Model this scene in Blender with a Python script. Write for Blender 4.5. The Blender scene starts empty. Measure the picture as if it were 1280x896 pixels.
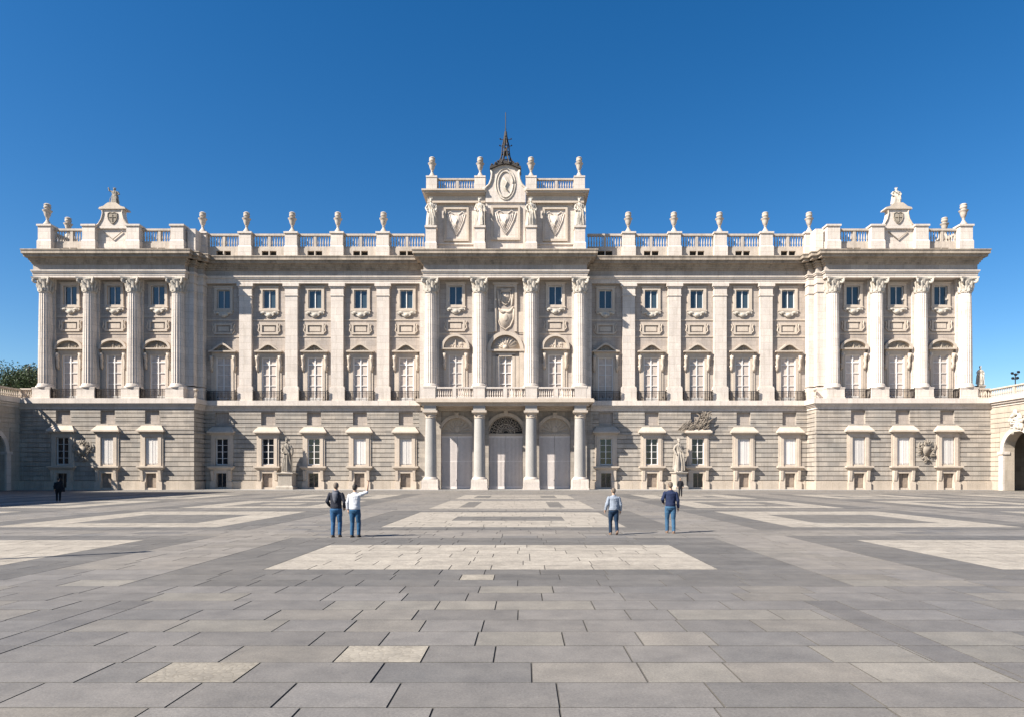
import bpy, bmesh, math, random
from mathutils import Vector, Matrix
random.seed(7)
R = math.radians
PI = math.pi
# ------------------------------------------------------------------ camera, world, sun
scn = bpy.context.scene
COL = scn.collection
FPX = 853.0
cam_d = bpy.data.cameras.new('camera'); cam = bpy.data.objects.new('camera', cam_d); COL.objects.link(cam)
cam.location = (0, 0, 2.1); cam.rotation_euler = (R(90), 0, 0)
cam_d.sensor_width = 36; cam_d.lens = 36*FPX/1280
cam_d.shift_x = -15/1280; cam_d.shift_y = 143/1280
cam_d.clip_start = 0.1; cam_d.clip_end = 20000
scn.camera = cam
SD = Vector((1, 0.57, -0.97)).normalized()          # direction the sunlight travels
elev = math.asin(-SD.z); az = math.atan2(-SD.x, -SD.y)
w = bpy.data.worlds.new("World"); scn.world = w; w.use_nodes = True
nt = w.node_tree; bg = nt.nodes['Background']
sky = nt.nodes.new('ShaderNodeTexSky'); sky.sky_type = 'NISHITA'; sky.sun_disc = False
sky.sun_elevation = elev; sky.sun_rotation = az
sky.altitude = 600; sky.air_density = 1.0; sky.dust_density = 0.5; sky.ozone_density = 2.4
hsv = nt.nodes.new('ShaderNodeHueSaturation'); hsv.inputs['Saturation'].default_value = 1.38; hsv.inputs['Hue'].default_value = 0.502
nt.links.new(sky.outputs[0], hsv.inputs['Color']); nt.links.new(hsv.outputs[0], bg.inputs[0]); bg.inputs[1].default_value = 0.059
sun_d = bpy.data.lights.new('sun', 'SUN'); sun_d.energy = 5.0; sun_d.angle = R(0.5); sun_d.color = (1, 0.935, 0.84)
sun = bpy.data.objects.new('sun', sun_d); COL.objects.link(sun)
sun.rotation_euler = SD.to_track_quat('-Z', 'Y').to_euler()
scn.view_settings.view_transform = 'Standard'; scn.view_settings.look = 'None'
scn.view_settings.gamma = 1; scn.view_settings.use_curve_mapping = False
scn.view_settings.exposure = 1.3

# ------------------------------------------------------------------ materials
def new_mat(name):
    m = bpy.data.materials.new(name); m.use_nodes = True
    n = m.node_tree.nodes; return m, n, m.node_tree.links, n['Principled BSDF']
def ramp(n, pts):
    r = n.new('ShaderNodeValToRGB'); e = r.color_ramp.elements
    e[0].position, e[0].color = pts[0][0], (*pts[0][1], 1); e[1].position, e[1].color = pts[-1][0], (*pts[-1][1], 1)
    for p, c in pts[1:-1]:
        x = e.new(p); x.color = (*c, 1)
    return r
def mixc(n, l, a, b, fac, mode='MIX'):
    x = n.new('ShaderNodeMix'); x.data_type = 'RGBA'; x.blend_type = mode
    for s, v in ((6, a), (7, b), (0, fac)):
        if hasattr(v, 'is_linked') or hasattr(v, 'links'): l.new(v, x.inputs[s])
        else: x.inputs[s].default_value = (*v, 1) if isinstance(v, tuple) else v
    return x.outputs[2]
def noise(n, l, vec, scale, detail=4, rough=0.6):
    t = n.new('ShaderNodeTexNoise'); t.inputs['Scale'].default_value = scale
    t.inputs['Detail'].default_value = detail; t.inputs['Roughness'].default_value = rough
    if vec is not None: l.new(vec, t.inputs['Vector'])
    return t.outputs['Fac']
def mapping(n, l, vec, sc):
    m = n.new('ShaderNodeMapping'); m.inputs['Scale'].default_value = sc; l.new(vec, m.inputs['Vector']); return m.outputs[0]
def stone(name, base, var=0.12, streak=0.25, dirt=(0.2, 0.17, 0.14), blocks=None, bump=0.25, rough=0.85, blockvar=0.1, tint=None):
    base = tuple(c*0.8 for c in base); dirt = tuple(c*0.75 for c in dirt)
    if tint: tint = tuple(c*0.8 for c in tint)
    m, n, l, b = new_mat(name)
    g = n.new('ShaderNodeNewGeometry'); pos = g.outputs['Position']
    lo = tuple(c*(1-var) for c in base); hi = tuple(min(.95, c*(1+var)) for c in base)
    r = ramp(n, [(0.3, lo), (0.7, hi)]); l.new(noise(n, l, pos, 0.6, 6, 0.65), r.inputs[0]); col = r.outputs[0]
    fine = noise(n, l, pos, 9, 5, 0.7)
    r2 = ramp(n, [(0.3, (0.82,)*3), (0.7, (1.1,)*3)]); l.new(fine, r2.inputs[0]); col = mixc(n, l, col, r2.outputs[0], 1.0, 'MULTIPLY')
    if tint:
        rt = ramp(n, [(0.45, (0, 0, 0)), (0.68, (1, 1, 1))]); l.new(noise(n, l, pos, 0.23, 3), rt.inputs[0])
        col = mixc(n, l, col, tint, rt.outputs[0])
    h = fine
    if blocks:
        s = n.new('ShaderNodeSeparateXYZ'); l.new(pos, s.inputs[0])
        a = n.new('ShaderNodeMath'); a.operation = 'ADD'; l.new(s.outputs[0], a.inputs[0]); l.new(s.outputs[1], a.inputs[1])
        c = n.new('ShaderNodeCombineXYZ'); l.new(a.outputs[0], c.inputs[0]); l.new(s.outputs[2], c.inputs[1])
        bt = n.new('ShaderNodeTexBrick'); l.new(c.outputs[0], bt.inputs['Vector'])
        bt.inputs['Scale'].default_value = 1; bt.inputs['Brick Width'].default_value = blocks[0]; bt.inputs['Row Height'].default_value = blocks[1]
        bt.inputs['Mortar Size'].default_value = 0.014; bt.inputs['Mortar Smooth'].default_value = 0.3
        k = blockvar
        bt.inputs['Color1'].default_value = (1-k, 1-k, 1-k, 1); bt.inputs['Color2'].default_value = (1+k*.6, 1+k*.5, 1+k*.3, 1)
        bt.inputs['Mortar'].default_value = (0.62, 0.58, 0.52, 1)
        col = mixc(n, l, col, bt.outputs['Color'], 1.0, 'MULTIPLY')
    if streak:
        sv = noise(n, l, mapping(n, l, pos, (2.2, 2.2, 0.22)), 1.0, 6, 0.7)
        rs = ramp(n, [(0.47, (0, 0, 0)), (0.74, (streak,)*3)]); l.new(sv, rs.inputs[0])
        col = mixc(n, l, col, dirt, rs.outputs[0])
    l.new(col, b.inputs['Base Color']); b.inputs['Roughness'].default_value = rough
    b.inputs['Specular IOR Level'].default_value = 0.25
    bp = n.new('ShaderNodeBump'); bp.inputs['Strength'].default_value = bump; bp.inputs['Distance'].default_value = 0.03
    l.new(h, bp.inputs['Height']); l.new(bp.outputs[0], b.inputs['Normal'])
    return m
def plain(name, col, rough=0.6, metal=0.0, var=0.1, scale=20, spec=0.4, bump=0.0):
    m, n, l, b = new_mat(name)
    tc = n.new('ShaderNodeTexCoord')
    r = ramp(n, [(0.3, tuple(c*(1-var) for c in col)), (0.7, tuple(min(1, c*(1+var)) for c in col))])
    f = noise(n, l, tc.outputs['Object'], scale); l.new(f, r.inputs[0]); l.new(r.outputs[0], b.inputs['Base Color'])
    b.inputs['Roughness'].default_value = rough; b.inputs['Metallic'].default_value = metal; b.inputs['Specular IOR Level'].default_value = spec
    if name in ('beige blind', 'white louvred shutter', 'brown grey door', 'white painted wood'):
        oi = n.new('ShaderNodeObjectInfo'); ro = ramp(n, [(0, (.80, .79, .78)), (1, (1.1, 1.08, 1.06))]); l.new(oi.outputs['Random'], ro.inputs[0])
        l.new(mixc(n, l, r.outputs[0], ro.outputs[0], 1.0, 'MULTIPLY'), b.inputs['Base Color'])
    if bump:
        bp = n.new('ShaderNodeBump'); bp.inputs['Strength'].default_value = bump; bp.inputs['Distance'].default_value = 0.01
        l.new(f, bp.inputs['Height']); l.new(bp.outputs[0], b.inputs['Normal'])
    return m
M = {}
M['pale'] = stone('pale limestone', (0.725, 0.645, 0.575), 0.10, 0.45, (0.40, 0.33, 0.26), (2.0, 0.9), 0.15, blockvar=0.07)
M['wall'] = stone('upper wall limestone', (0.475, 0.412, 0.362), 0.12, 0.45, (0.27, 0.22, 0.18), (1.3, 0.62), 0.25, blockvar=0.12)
M['rust'] = stone('rusticated limestone', (0.46, 0.41, 0.36), 0.14, 0.5, (0.2, 0.17, 0.14), (1.45, 0.59), 0.5, blockvar=0.2, tint=(0.40, 0.37, 0.335))
M['trim'] = stone('window trim limestone', (0.60, 0.51, 0.42), 0.12, 0.28, (0.38, 0.29, 0.2), None, 0.2)
M['cornice'] = stone('weathered cornice stone', (0.44, 0.37, 0.30), 0.2, 0.7, (0.12, 0.10, 0.085), (1.1, 50), 0.4, blockvar=0.1)
M['frieze'] = stone('frieze stone', (0.46, 0.405, 0.36), 0.14, 0.45, (0.24, 0.21, 0.18), (2.2, 50), 0.25)
M['plinth'] = stone('plinth stone', (0.53, 0.455, 0.375), 0.12, 0.4, (0.3, 0.25, 0.2), (2.4, 1.2), 0.3)
M['granite'] = stone('grey granite', (0.42, 0.40, 0.375), 0.08, 0.2, (0.25, 0.23, 0.2), None, 0.3)
M['statue'] = stone('weathered statue stone', (0.33, 0.295, 0.25), 0.25, 0.7, (0.16, 0.135, 0.11), None, 0.5)
M['statue_pale'] = stone('pale statue stone', (0.62, 0.56, 0.48), 0.14, 0.5, (0.26, 0.21, 0.16), None, 0.4)
M['statue_mid'] = stone('grey statue stone', (0.45, 0.40, 0.34), 0.2, 0.6, (0.16, 0.135, 0.11), None, 0.5)
M['carving_mid'] = stone('brown weathered relief stone', (0.36, 0.31, 0.255), 0.25, 0.6, (0.14, 0.12, 0.1), None, 0.5)
M['carving'] = stone('brown carved stone', (0.25, 0.21, 0.17), 0.25, 0.6, (0.1, 0.085, 0.07), None, 0.5)
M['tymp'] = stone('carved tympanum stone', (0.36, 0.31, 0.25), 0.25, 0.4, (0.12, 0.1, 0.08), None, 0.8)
M['urn'] = stone('urn stone', (0.56, 0.485, 0.41), 0.14, 0.55, (0.22, 0.18, 0.14), None, 0.4)
M['iron'] = plain('dark iron', (0.035, 0.03, 0.028), 0.5, 0.6)
M['rustiron'] = plain('rusty iron', (0.045, 0.038, 0.034), 0.7, 0.2, 0.5)
M['white'] = plain('white painted wood', (0.70, 0.68, 0.66), 0.5, 0, 0.05)
M['shutter'] = plain('white louvred shutter', (0.66, 0.635, 0.61), 0.6, 0, 0.06, 4)
M['door'] = plain('pale painted door', (0.66, 0.60, 0.565), 0.55, 0, 0.08, 3)
M['blind'] = plain('beige blind', (0.50, 0.43, 0.38), 0.6, 0, 0.16, 1.7, 0.35)
M['brown'] = plain('brown grey door', (0.25, 0.20, 0.16), 0.6, 0, 0.2, 3)
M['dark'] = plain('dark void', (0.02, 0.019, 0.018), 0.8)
M['roof'] = plain('lead roof', (0.2, 0.2, 0.21), 0.7)
def glass(name, col, rough):
    m, n, l, b = new_mat(name); tc = n.new('ShaderNodeTexCoord')
    b.inputs['Base Color'].default_value = (*col, 1); b.inputs['Roughness'].default_value = rough; b.inputs['IOR'].default_value = 1.6
    b.inputs['Specular IOR Level'].default_value = 0.55
    bp = n.new('ShaderNodeBump'); bp.inputs['Strength'].default_value = 0.15; bp.inputs['Distance'].default_value = 0.05
    l.new(noise(n, l, tc.outputs['Object'], 1.2), bp.inputs['Height']); l.new(bp.outputs[0], b.inputs['Normal'])
    return m
M['glass_dark'] = glass('dark window glass', (0.012, 0.014, 0.018), 0.08)
M['glass_blue'] = glass('blue window glass', (0.035, 0.055, 0.07), 0.1)

# ------------------------------------------------------------------ mesh builder
class MB:
    def __init__(s): s.v = []; s.f = []; s.M = Matrix.Identity(4)
    def add(s, vs, fs):
        k = len(s.v); s.v += [tuple(s.M @ Vector(p)) for p in vs]; s.f += [tuple(i+k for i in f) for f in fs]
    def box(s, a0, a1, b0, b1, c0, c1):
        if a1 <= a0 or b1 <= b0 or c1 <= c0: return
        s.add([(a0,b0,c0),(a1,b0,c0),(a1,b1,c0),(a0,b1,c0),(a0,b0,c1),(a1,b0,c1),(a1,b1,c1),(a0,b1,c1)],
              [(0,3,2,1),(4,5,6,7),(0,1,5,4),(1,2,6,5),(2,3,7,6),(3,0,4,7)])
    def frustum(s, a0,a1,b0,b1,z0, c0,c1,d0,d1,z1):
        s.add([(a0,b0,z0),(a1,b0,z0),(a1,b1,z0),(a0,b1,z0),(c0,d0,z1),(c1,d0,z1),(c1,d1,z1),(c0,d1,z1)],
              [(0,3,2,1),(4,5,6,7),(0,1,5,4),(1,2,6,5),(2,3,7,6),(3,0,4,7)])
    def prism(s, pts, v0, v1):                # pts (u,z), extruded along v
        n = len(pts)
        s.add([(p[0], v0, p[1]) for p in pts]+[(p[0], v1, p[1]) for p in pts],
              [tuple(range(n)), tuple(range(2*n-1, n-1, -1))]+[(i, i+n, (i+1) % n+n, (i+1) % n) for i in range(n)])
    def strip(s, inner, outer, v0, v1):       # band between two equal-length polylines in (u,z)
        for i in range(len(inner)-1):
            s.prism([inner[i], inner[i+1], outer[i+1], outer[i]], v0, v1)
    def lathe(s, c, prof, seg=16, fl=0.0, nfl=24):
        vs = []; n = len(prof)
        S = nfl*4 if fl else seg
        for (r, z) in prof:
            for k in range(S):
                a = 2*PI*k/S; rr = r
                if fl and k % 4 in (1, 2, 3): rr = r*(1-fl*(1.0 if k % 4 == 2 else 0.7))
                vs.append((c[0]+rr*math.cos(a), c[1]+rr*math.sin(a), c[2]+z))
        fs = [(i*S+k, i*S+(k+1) % S, (i+1)*S+(k+1) % S, (i+1)*S+k) for i in range(n-1) for k in range(S)]
        fs.append(tuple(range(S-1, -1, -1))); fs.append(tuple((n-1)*S+k for k in range(S)))
        s.add(vs, fs)
    def tube(s, pts, rad, seg=8, flat=1.0):
        pts = [Vector(p) for p in pts]; n = len(pts)
        if not isinstance(rad, (list, tuple)): rad = [rad]*n
        vs = []; up = Vector((0.03, 0.02, 1)).normalized(); px = None
        for i, p in enumerate(pts):
            t = (pts[min(i+1, n-1)]-pts[max(i-1, 0)]).normalized()
            if px is None:
                px = t.cross(up)
                if px.length < .15: px = t.cross(Vector((0, 1, 0)))
            px = (px - t*px.dot(t)).normalized(); py = t.cross(px)
            r = rad[i]
            for k in range(seg):
                a = 2*PI*k/seg; vs.append(tuple(p+px*(r*math.cos(a))+py*(r*flat*math.sin(a))))
        fs = [(i*seg+k, i*seg+(k+1) % seg, (i+1)*seg+(k+1) % seg, (i+1)*seg+k) for i in range(n-1) for k in range(seg)]
        fs.append(tuple(range(seg-1, -1, -1))); fs.append(tuple((n-1)*seg+k for k in range(seg)))
        s.add(vs, fs)
    def stack(s, secs, seg=20, fold=0, nf=9):   # secs: (cx,cy,z,rx,ry)
        vs = []
        for j, (cx, cy, z, rx, ry) in enumerate(secs):
            for k in range(seg):
                a = 2*PI*k/seg; q = 1+fold*math.sin(nf*a+z*1.3+math.sin(z*2))
                vs.append((cx+rx*q*math.cos(a), cy+ry*q*math.sin(a), z))
        n = len(secs)
        fs = [(i*seg+k, i*seg+(k+1) % seg, (i+1)*seg+(k+1) % seg, (i+1)*seg+k) for i in range(n-1) for k in range(seg)]
        fs.append(tuple(range(seg-1, -1, -1))); fs.append(tuple((n-1)*seg+k for k in range(seg)))
        s.add(vs, fs)
    def ball(s, c, r, seg=12, rings=8):
        if not isinstance(r, tuple): r = (r, r, r)
        secs = []
        for i in range(rings+1):
            a = -PI/2+PI*i/rings; q = max(math.cos(a), 0.02)
            secs.append((c[0], c[1], c[2]+r[2]*math.sin(a), r[0]*q, r[1]*q))
        s.stack(secs, seg)
    def build(s, name, mat, parent=None, smooth=False, remesh=0, loc=None):
        me = bpy.data.meshes.new(name); me.from_pydata(s.v, [], s.f); me.update()
        bm = bmesh.new(); bm.from_mesh(me); bmesh.ops.recalc_face_normals(bm, faces=bm.faces); bm.to_mesh(me); bm.free()
        o = bpy.data.objects.new(name, me); COL.objects.link(o); me.materials.append(mat)
        if parent: o.parent = parent
        if loc: o.location = loc
        if smooth: me.polygons.foreach_set('use_smooth', [True]*len(me.polygons))
        if remesh:
            r = o.modifiers.new('remesh', 'REMESH'); r.mode = 'VOXEL'; r.voxel_size = remesh; r.use_smooth_shade = True
            q = o.modifiers.new('smooth', 'SMOOTH'); q.factor = 0.5; q.iterations = 2
        return o
def smooth_by_angle(o, deg=40):
    me = o.data; me.polygons.foreach_set('use_smooth', [True]*len(me.polygons))
    bm = bmesh.new(); bm.from_mesh(me)
    for e in bm.edges:
        if len(e.link_faces) == 2 and e.calc_face_angle(0) > R(deg): e.smooth = False
    bm.to_mesh(me); bm.free()
def tag(o, label=None, cat=None, group=None, kind=None):
    if label: o['label'] = label
    if cat: o['category'] = cat
    if group: o['group'] = group
    if kind: o['kind'] = kind
    return o
def empty(name, loc=(0, 0, 0), rz=0, parent=None):
    o = bpy.data.objects.new(name, None); COL.objects.link(o); o.location = loc; o.rotation_euler = (0, 0, rz); o.empty_display_size = .3
    if parent: o.parent = parent
    return o
KIDS = {}
def kids(o): return [c for c in bpy.data.objects if c.parent == o]
def copy_tree(o, parent=None, loc=None, rz=None):
    c = o.copy(); COL.objects.link(c)
    if parent is not None: c.parent = parent
    if loc is not None: c.location = loc
    if rz is not None: c.rotation_euler = (0, 0, rz)
    for ch in kids(o): copy_tree(ch, c)
    return c
def arc(cu, zs, rx, rz_, a0=180, a1=0, n=16):
    return [(cu+rx*math.cos(R(a0+(a1-a0)*i/n)), zs+rz_*math.sin(R(a0+(a1-a0)*i/n))) for i in range(n+1)]
def holes_wall(mb, u0, u1, z0, z1, holes, v0, v1):
    zs = sorted(set([z0, z1]+[min(max(h[k], z0), z1) for h in holes for k in (2, 3)]))
    for a, b in zip(zs[:-1], zs[1:]):
        if b-a < 1e-4: continue
        mid = (a+b)/2; cuts = sorted([(h[0], h[1]) for h in holes if h[2] < mid < h[3]]); x = u0
        for (c, d) in cuts:
            if c > x: mb.box(x, min(c, u1), v0, v1, a, b)
            x = max(x, d)
        if x < u1: mb.box(x, u1, v0, v1, a, b)
def courses(mb, u0, u1, z0, z1, holes, vf, pitch=0.6, gap=0.09, depth=0.14, thick=0.6):
    n = max(1, round((z1-z0)/pitch)); p = (z1-z0)/n
    for i in range(n):
        holes_wall(mb, u0, u1, z0+i*p+gap, z0+(i+1)*p, holes, vf, vf+depth)
    holes_wall(mb, u0+0.02, u1-0.02, z0, z1, holes, vf+depth, vf+thick)
def arch_wall(mb, u0, u1, z0, z1, cu, a, zs, v0, v1, n=18, rz_=None):
    mb.box(u0, cu-a, v0, v1, z0, z1); mb.box(cu+a, u1, v0, v1, z0, z1)
    ar = arc(cu, zs, a, rz_ or a, n=n)
    for p, q in zip(ar[:-1], ar[1:]):
        mb.prism([p, q, (q[0], z1), (p[0], z1)], v0, v1)
BAL = [(.075,0),(.075,.08),(.045,.12),(.05,.16),(.085,.3),(.075,.42),(.045,.65),(.04,.78),(.07,.82),(.045,.86),(.075,.92),(.075,1.0)]
def balustrade(mb, p0, p1, z0, h, base=0.0, w=0.22, step=0.30, mid=True, k=1.0, seg=8):
    """from p0 to p1 (u,v): rails and turned balusters, a solid base of height base under it"""
    d = Vector((p1[0]-p0[0], p1[1]-p0[1])); L = d.length; ang = math.atan2(d.y, d.x)
    old = mb.M.copy(); mb.M = old @ Matrix.Translation((p0[0], p0[1], 0)) @ Matrix.Rotation(ang, 4, 'Z')
    if base: mb.box(0, L, -w*.9, w*.9, z0, z0+base)
    zb = z0+base; mb.box(0, L, -w, w, zb, zb+0.12*h); mb.box(0, L, -w*1.15, w*1.15, zb+.86*h, zb+h)
    n = max(2, int(L/step)); hh = .74*h; zz = zb+.12*h
    for i in range(n):
        x = (i+.5)*L/n
        if mid and n > 8 and i in (n//2,):
            mb.box(x-.17, x+.17, -w*.8, w*.8, zz, zz+hh); continue
        mb.lathe((x, 0, zz), [(r*k*1.15, z*hh) for r, z in BAL], seg)
    mb.M = old

# ------------------------------------------------------------------ paving
def ground_mats():
    m, n, l, b = new_mat('grey paving slab')
    g = n.new('ShaderNodeNewGeometry'); pos = g.outputs['Position']
    at = n.new('ShaderNodeAttribute'); at.attribute_name = 'slab'
    r = ramp(n, [(0.32, (0.79,)*3), (0.68, (1.17, 1.16, 1.13))]); l.new(noise(n, l, pos, 1.7, 8, 0.72), r.inputs[0])
    c = mixc(n, l, at.outputs['Color'], r.outputs[0], 1.0, 'MULTIPLY')
    f2 = noise(n, l, pos, 38, 8, 0.85); r2 = ramp(n, [(0.33, (0.62,)*3), (0.67, (1.32,)*3)]); l.new(f2, r2.inputs[0])
    c = mixc(n, l, c, r2.outputs[0], 1.0, 'MULTIPLY')
    sp = noise(n, l, pos, 5.5, 3); rs = ramp(n, [(0.66, (0, 0, 0)), (0.74, (.6,)*3)]); l.new(sp, rs.inputs[0])
    c = mixc(n, l, c, (0.12, 0.11, 0.10), rs.outputs[0])
    lg = noise(n, l, pos, 0.16, 4); rl = ramp(n, [(0.35, (.9, .91, .93)), (0.65, (1.08, 1.06, 1.03))]); l.new(lg, rl.inputs[0])
    c = mixc(n, l, c, rl.outputs[0], 1.0, 'MULTIPLY')
    l.new(c, b.inputs['Base Color']); b.inputs['Roughness'].default_value = 0.72; b.inputs['Specular IOR Level'].default_value = 0.3
    bp = n.new('ShaderNodeBump'); bp.inputs['Strength'].default_value = 0.35; bp.inputs['Distance'].default_value = 0.006
    l.new(f2, bp.inputs['Height']); l.new(bp.outputs[0], b.inputs['Normal'])
    m2, n, l, b = new_mat('cream rough paving')
    g = n.new('ShaderNodeNewGeometry'); pos = g.outputs['Position']
    at = n.new('ShaderNodeAttribute'); at.attribute_name = 'slab'
    v = n.new('ShaderNodeTexVoronoi'); v.feature = 'DISTANCE_TO_EDGE'; v.inputs['Scale'].default_value = 11; l.new(pos, v.inputs['Vector'])
    rv = ramp(n, [(0.0, (.78, .77, .75)), (0.08, (1, 1, 1))]); l.new(v.outputs['Distance'], rv.inputs[0])
    r = ramp(n, [(0.32, (.70, .69, .68)), (0.68, (1.14, 1.12, 1.08))]); l.new(noise(n, l, pos, 2.2, 7, 0.75), r.inputs[0])
    c = mixc(n, l, at.outputs['Color'], rv.outputs[0], 1.0, 'MULTIPLY'); c = mixc(n, l, c, r.outputs[0], 1.0, 'MULTIPLY')
    l.new(c, b.inputs['Base Color']); b.inputs['Roughness'].default_value = 0.85; b.inputs['Specular IOR Level'].default_value = 0.2
    bp = n.new('ShaderNodeBump'); bp.inputs['Strength'].default_value = 0.6; bp.inputs['Distance'].default_value = 0.012
    l.new(v.outputs['Distance'], bp.inputs['Height']); l.new(bp.outputs[0], b.inputs['Normal'])
    return m, m2
M['slab'], M['cream'] = ground_mats()
M['joint'] = plain('dark joint sand', (0.065, 0.06, 0.055), 0.95, 0, 0.3, 3)
M['earth'] = plain('dry earth', (0.19, 0.17, 0.13), 0.95, 0, 0.3, 0.02)
RD = 0.7317; RY0 = 6.12-RD*22
AX = -0.75
cream = []; grey_in = []; dark = []
def sym(x0, x1): return [(AX+x0, AX+x1), (AX-x1, AX-x0)]
# central column of panels
cream.append((-5.7, 4.25, 14.9, 19.95)); dark.append((-7.55, 6.15, 12.8, 22.3))
cream.append((-5.6, 4.0, 26.4, 36.6)); grey_in += [(-3.2, 1.8, 30.0, 32.9)]; dark.append((-7.3, 5.8, 24.8, 38.2))
cream.append((-5.7, 4.2, 40.4, 52.0)); grey_in += [(-4.0, -3.1, 42.0, 50.2), (1.6, 2.5, 42.0, 50.2)]
cream.append((-5.7, 4.2, 56.0, 66.0)); grey_in += [(-4.3, 2.8, 58.0, 64.0)]; cream.append((-3, 1.5, 59.5, 62.5))
edge = [(AX+5.35, AX+5.88, 4.5, 11.3), (AX-5.88, AX-5.35, 4.5, 11.3)]
for k in (1, 2, 3):
    c = 15.7*k
    for sgn in (1, -1):
        for j, (ya, yb) in enumerate(((14.9, 21.4), (26.4, 37.3), (41.3, 52.3), (56.4, 67.4))):
            h = 4.5; x0 = AX+sgn*c-h; x1 = AX+sgn*c+h
            cream.append((x0, x1, ya, yb)); dark.append((x0-1.7, x1+1.7, ya-1.5, yb+1.5))
            if j: grey_in.append((x0+1.9, x1-1.9, ya+2.4, yb-2.6))
            if j > 1: cream.append((x0+3.2, x1-3.2, ya+4.1, yb-4.3))
cream += [(-2.13, -1.15, RY0+RD*24+.01, RY0+RD*25-.01), (-3.9, -2.92, RY0+RD*23+.01, RY0+RD*24-.01), (-1.28, -.6, RY0+RD*32+.01, RY0+RD*33-.01)]
pale = [(-3.1, 1.1, RY0+RD*28+.01, RY0+RD*29-.01), (3.45, 4.55, RY0+RD*24+.01, RY0+RD*25-.01), (3.6, 5.0, RY0+RD*23+.01, RY0+RD*24-.01), (1.25, 2.2, RY0+RD*23+.01, RY0+RD*24-.01), (-.6, .5, RY0+RD*25+.01, RY0+RD*26-.01), (2.2, 4.4, RY0+RD*27, RY0+RD*28)]
def inside(l, x, y): return any(a < x < b and c < y < d for a, b, c, d in l)
def zone(x, y):
    z = 'e' if inside(edge, x, y) else 'n'
    if inside(dark, x, y): z = 'd'
    if inside(pale, x, y): z = 'l'
    if inside(cream, x, y): z = 'c'
    if inside(grey_in, x, y) and z == 'c':
        z = 'g'
        for a in cream:
            if (a[1]-a[0]) < 5 and a[0] < x < a[1] and a[2] < y < a[3]: z = 'c'
    return z
def build_paving():
    rnd = random.Random(11)
    V = []; F = []; C = []; Mi = []
    xs_edges = sorted(set([a for z in cream+grey_in+dark+edge+pale for a in z[:2]]))
    nrow = int((85.0-RY0)/RD)
    for r in range(nrow):
        y0 = RY0+r*RD; y1 = y0+RD; ym = (y0+y1)/2
        xl, xr = -63.2, 58.6
        # runs of equal zone in this row
        pts = [xl]+[e for e in xs_edges if xl+.3 < e < xr-.3]+[xr]
        runs = []
        for a, b in zip(pts[:-1], pts[1:]):
            if b-a < 1e-3: continue
            z = zone((a+b)/2, ym)
            if runs and runs[-1][2] == z: runs[-1][1] = b
            else: runs.append([a, b, z])
        far = ym > 40
        for a, b, z in runs:
            x = a
            while x < b-1e-4:
                wd = rnd.uniform(0.8, 1.65) if z != 'c' else rnd.uniform(.8, 1.7)
                if b-(x+wd) < 0.6: wd = b-x
                x1 = x+wd
                m = 0
                q = rnd.gauss(0, 1); q = max(-1.8, min(1.8, q))
                if z == 'n':
                    base = (0.250, 0.231, 0.212)
                    if ym < 15: base = (0.208, 0.196, 0.187)
                    t = rnd.random()
                    if t < .03 and ym < 15: base = (0.25, 0.233, 0.208)
                    elif t < .14: base = (0.235, 0.217, 0.196)
                    elif t < .20: base = (0.185, 0.177, 0.172)
                    elif .3 < t < .307 and 5 < ym < 14: base = (0.33, 0.30, 0.255); m = 1
                    f = 1+.06*q
                elif z == 'l': base = (0.252, 0.235, 0.211); f = 1+.04*q
                elif z == 'e': base = (0.182, 0.172, 0.166); f = 1+.07*q
                elif z == 'd': base = (0.162, 0.154, 0.147); f = 1+.07*q
                elif z == 'g': base = (0.178, 0.168, 0.158); f = 1+.06*q
                else: base = (0.435, 0.398, 0.35) if ym > 14.8 else (0.36, 0.33, 0.285); f = 1+.055*q; m = 1
                base = tuple(c*f*0.72 for c in base)
                g = 0.0058+0.002*rnd.random() if m == 0 else 0.006
                gr = 0.0065 if m == 0 else 0.005
                if far: g = 0.008
                k = len(V); z0 = rnd.uniform(-.0015, .0015); e = 0.004
                X0, X1, Y0_, Y1_ = x+g, x1-g, y0+gr, y1-gr
                V += [(X0+e, Y0_+e, z0), (X1-e, Y0_+e, z0), (X1-e, Y1_-e, z0), (X0+e, Y1_-e, z0)]
                F.append((k, k+1, k+2, k+3)); C.append(base); Mi.append(m)
                if not far:
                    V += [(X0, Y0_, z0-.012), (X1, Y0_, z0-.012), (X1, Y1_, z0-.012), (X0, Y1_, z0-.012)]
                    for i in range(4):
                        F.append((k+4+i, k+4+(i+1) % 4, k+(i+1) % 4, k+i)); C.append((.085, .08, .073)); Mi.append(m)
                x = x1
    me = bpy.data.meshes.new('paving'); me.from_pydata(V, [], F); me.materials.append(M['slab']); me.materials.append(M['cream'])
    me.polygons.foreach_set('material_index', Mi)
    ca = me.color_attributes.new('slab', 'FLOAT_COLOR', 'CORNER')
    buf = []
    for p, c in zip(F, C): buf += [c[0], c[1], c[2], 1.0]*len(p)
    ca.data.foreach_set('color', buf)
    o = bpy.data.objects.new('pavement', me); COL.objects.link(o); tag(o, kind='structure')
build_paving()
def sheet(name, x0, x1, y0, y1, z, mat):
    mb = MB(); mb.add([(x0, y0, z), (x1, y0, z), (x1, y1, z), (x0, y1, z)], [(0, 1, 2, 3)]); return tag(mb.build(name, mat), kind='structure')
sheet('ground', -6000, 6000, -6000, 8000, -0.06, M['earth'])
sheet('paving_bed', -75, 75, -14, 92, -0.012, M['joint'])
mb = MB(); mb.box(-63.2, 58.6, 84.75, 88.6, -0.03, 0.05)
tag(mb.build('kerb_strip', M['granite']), kind='structure')

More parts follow.
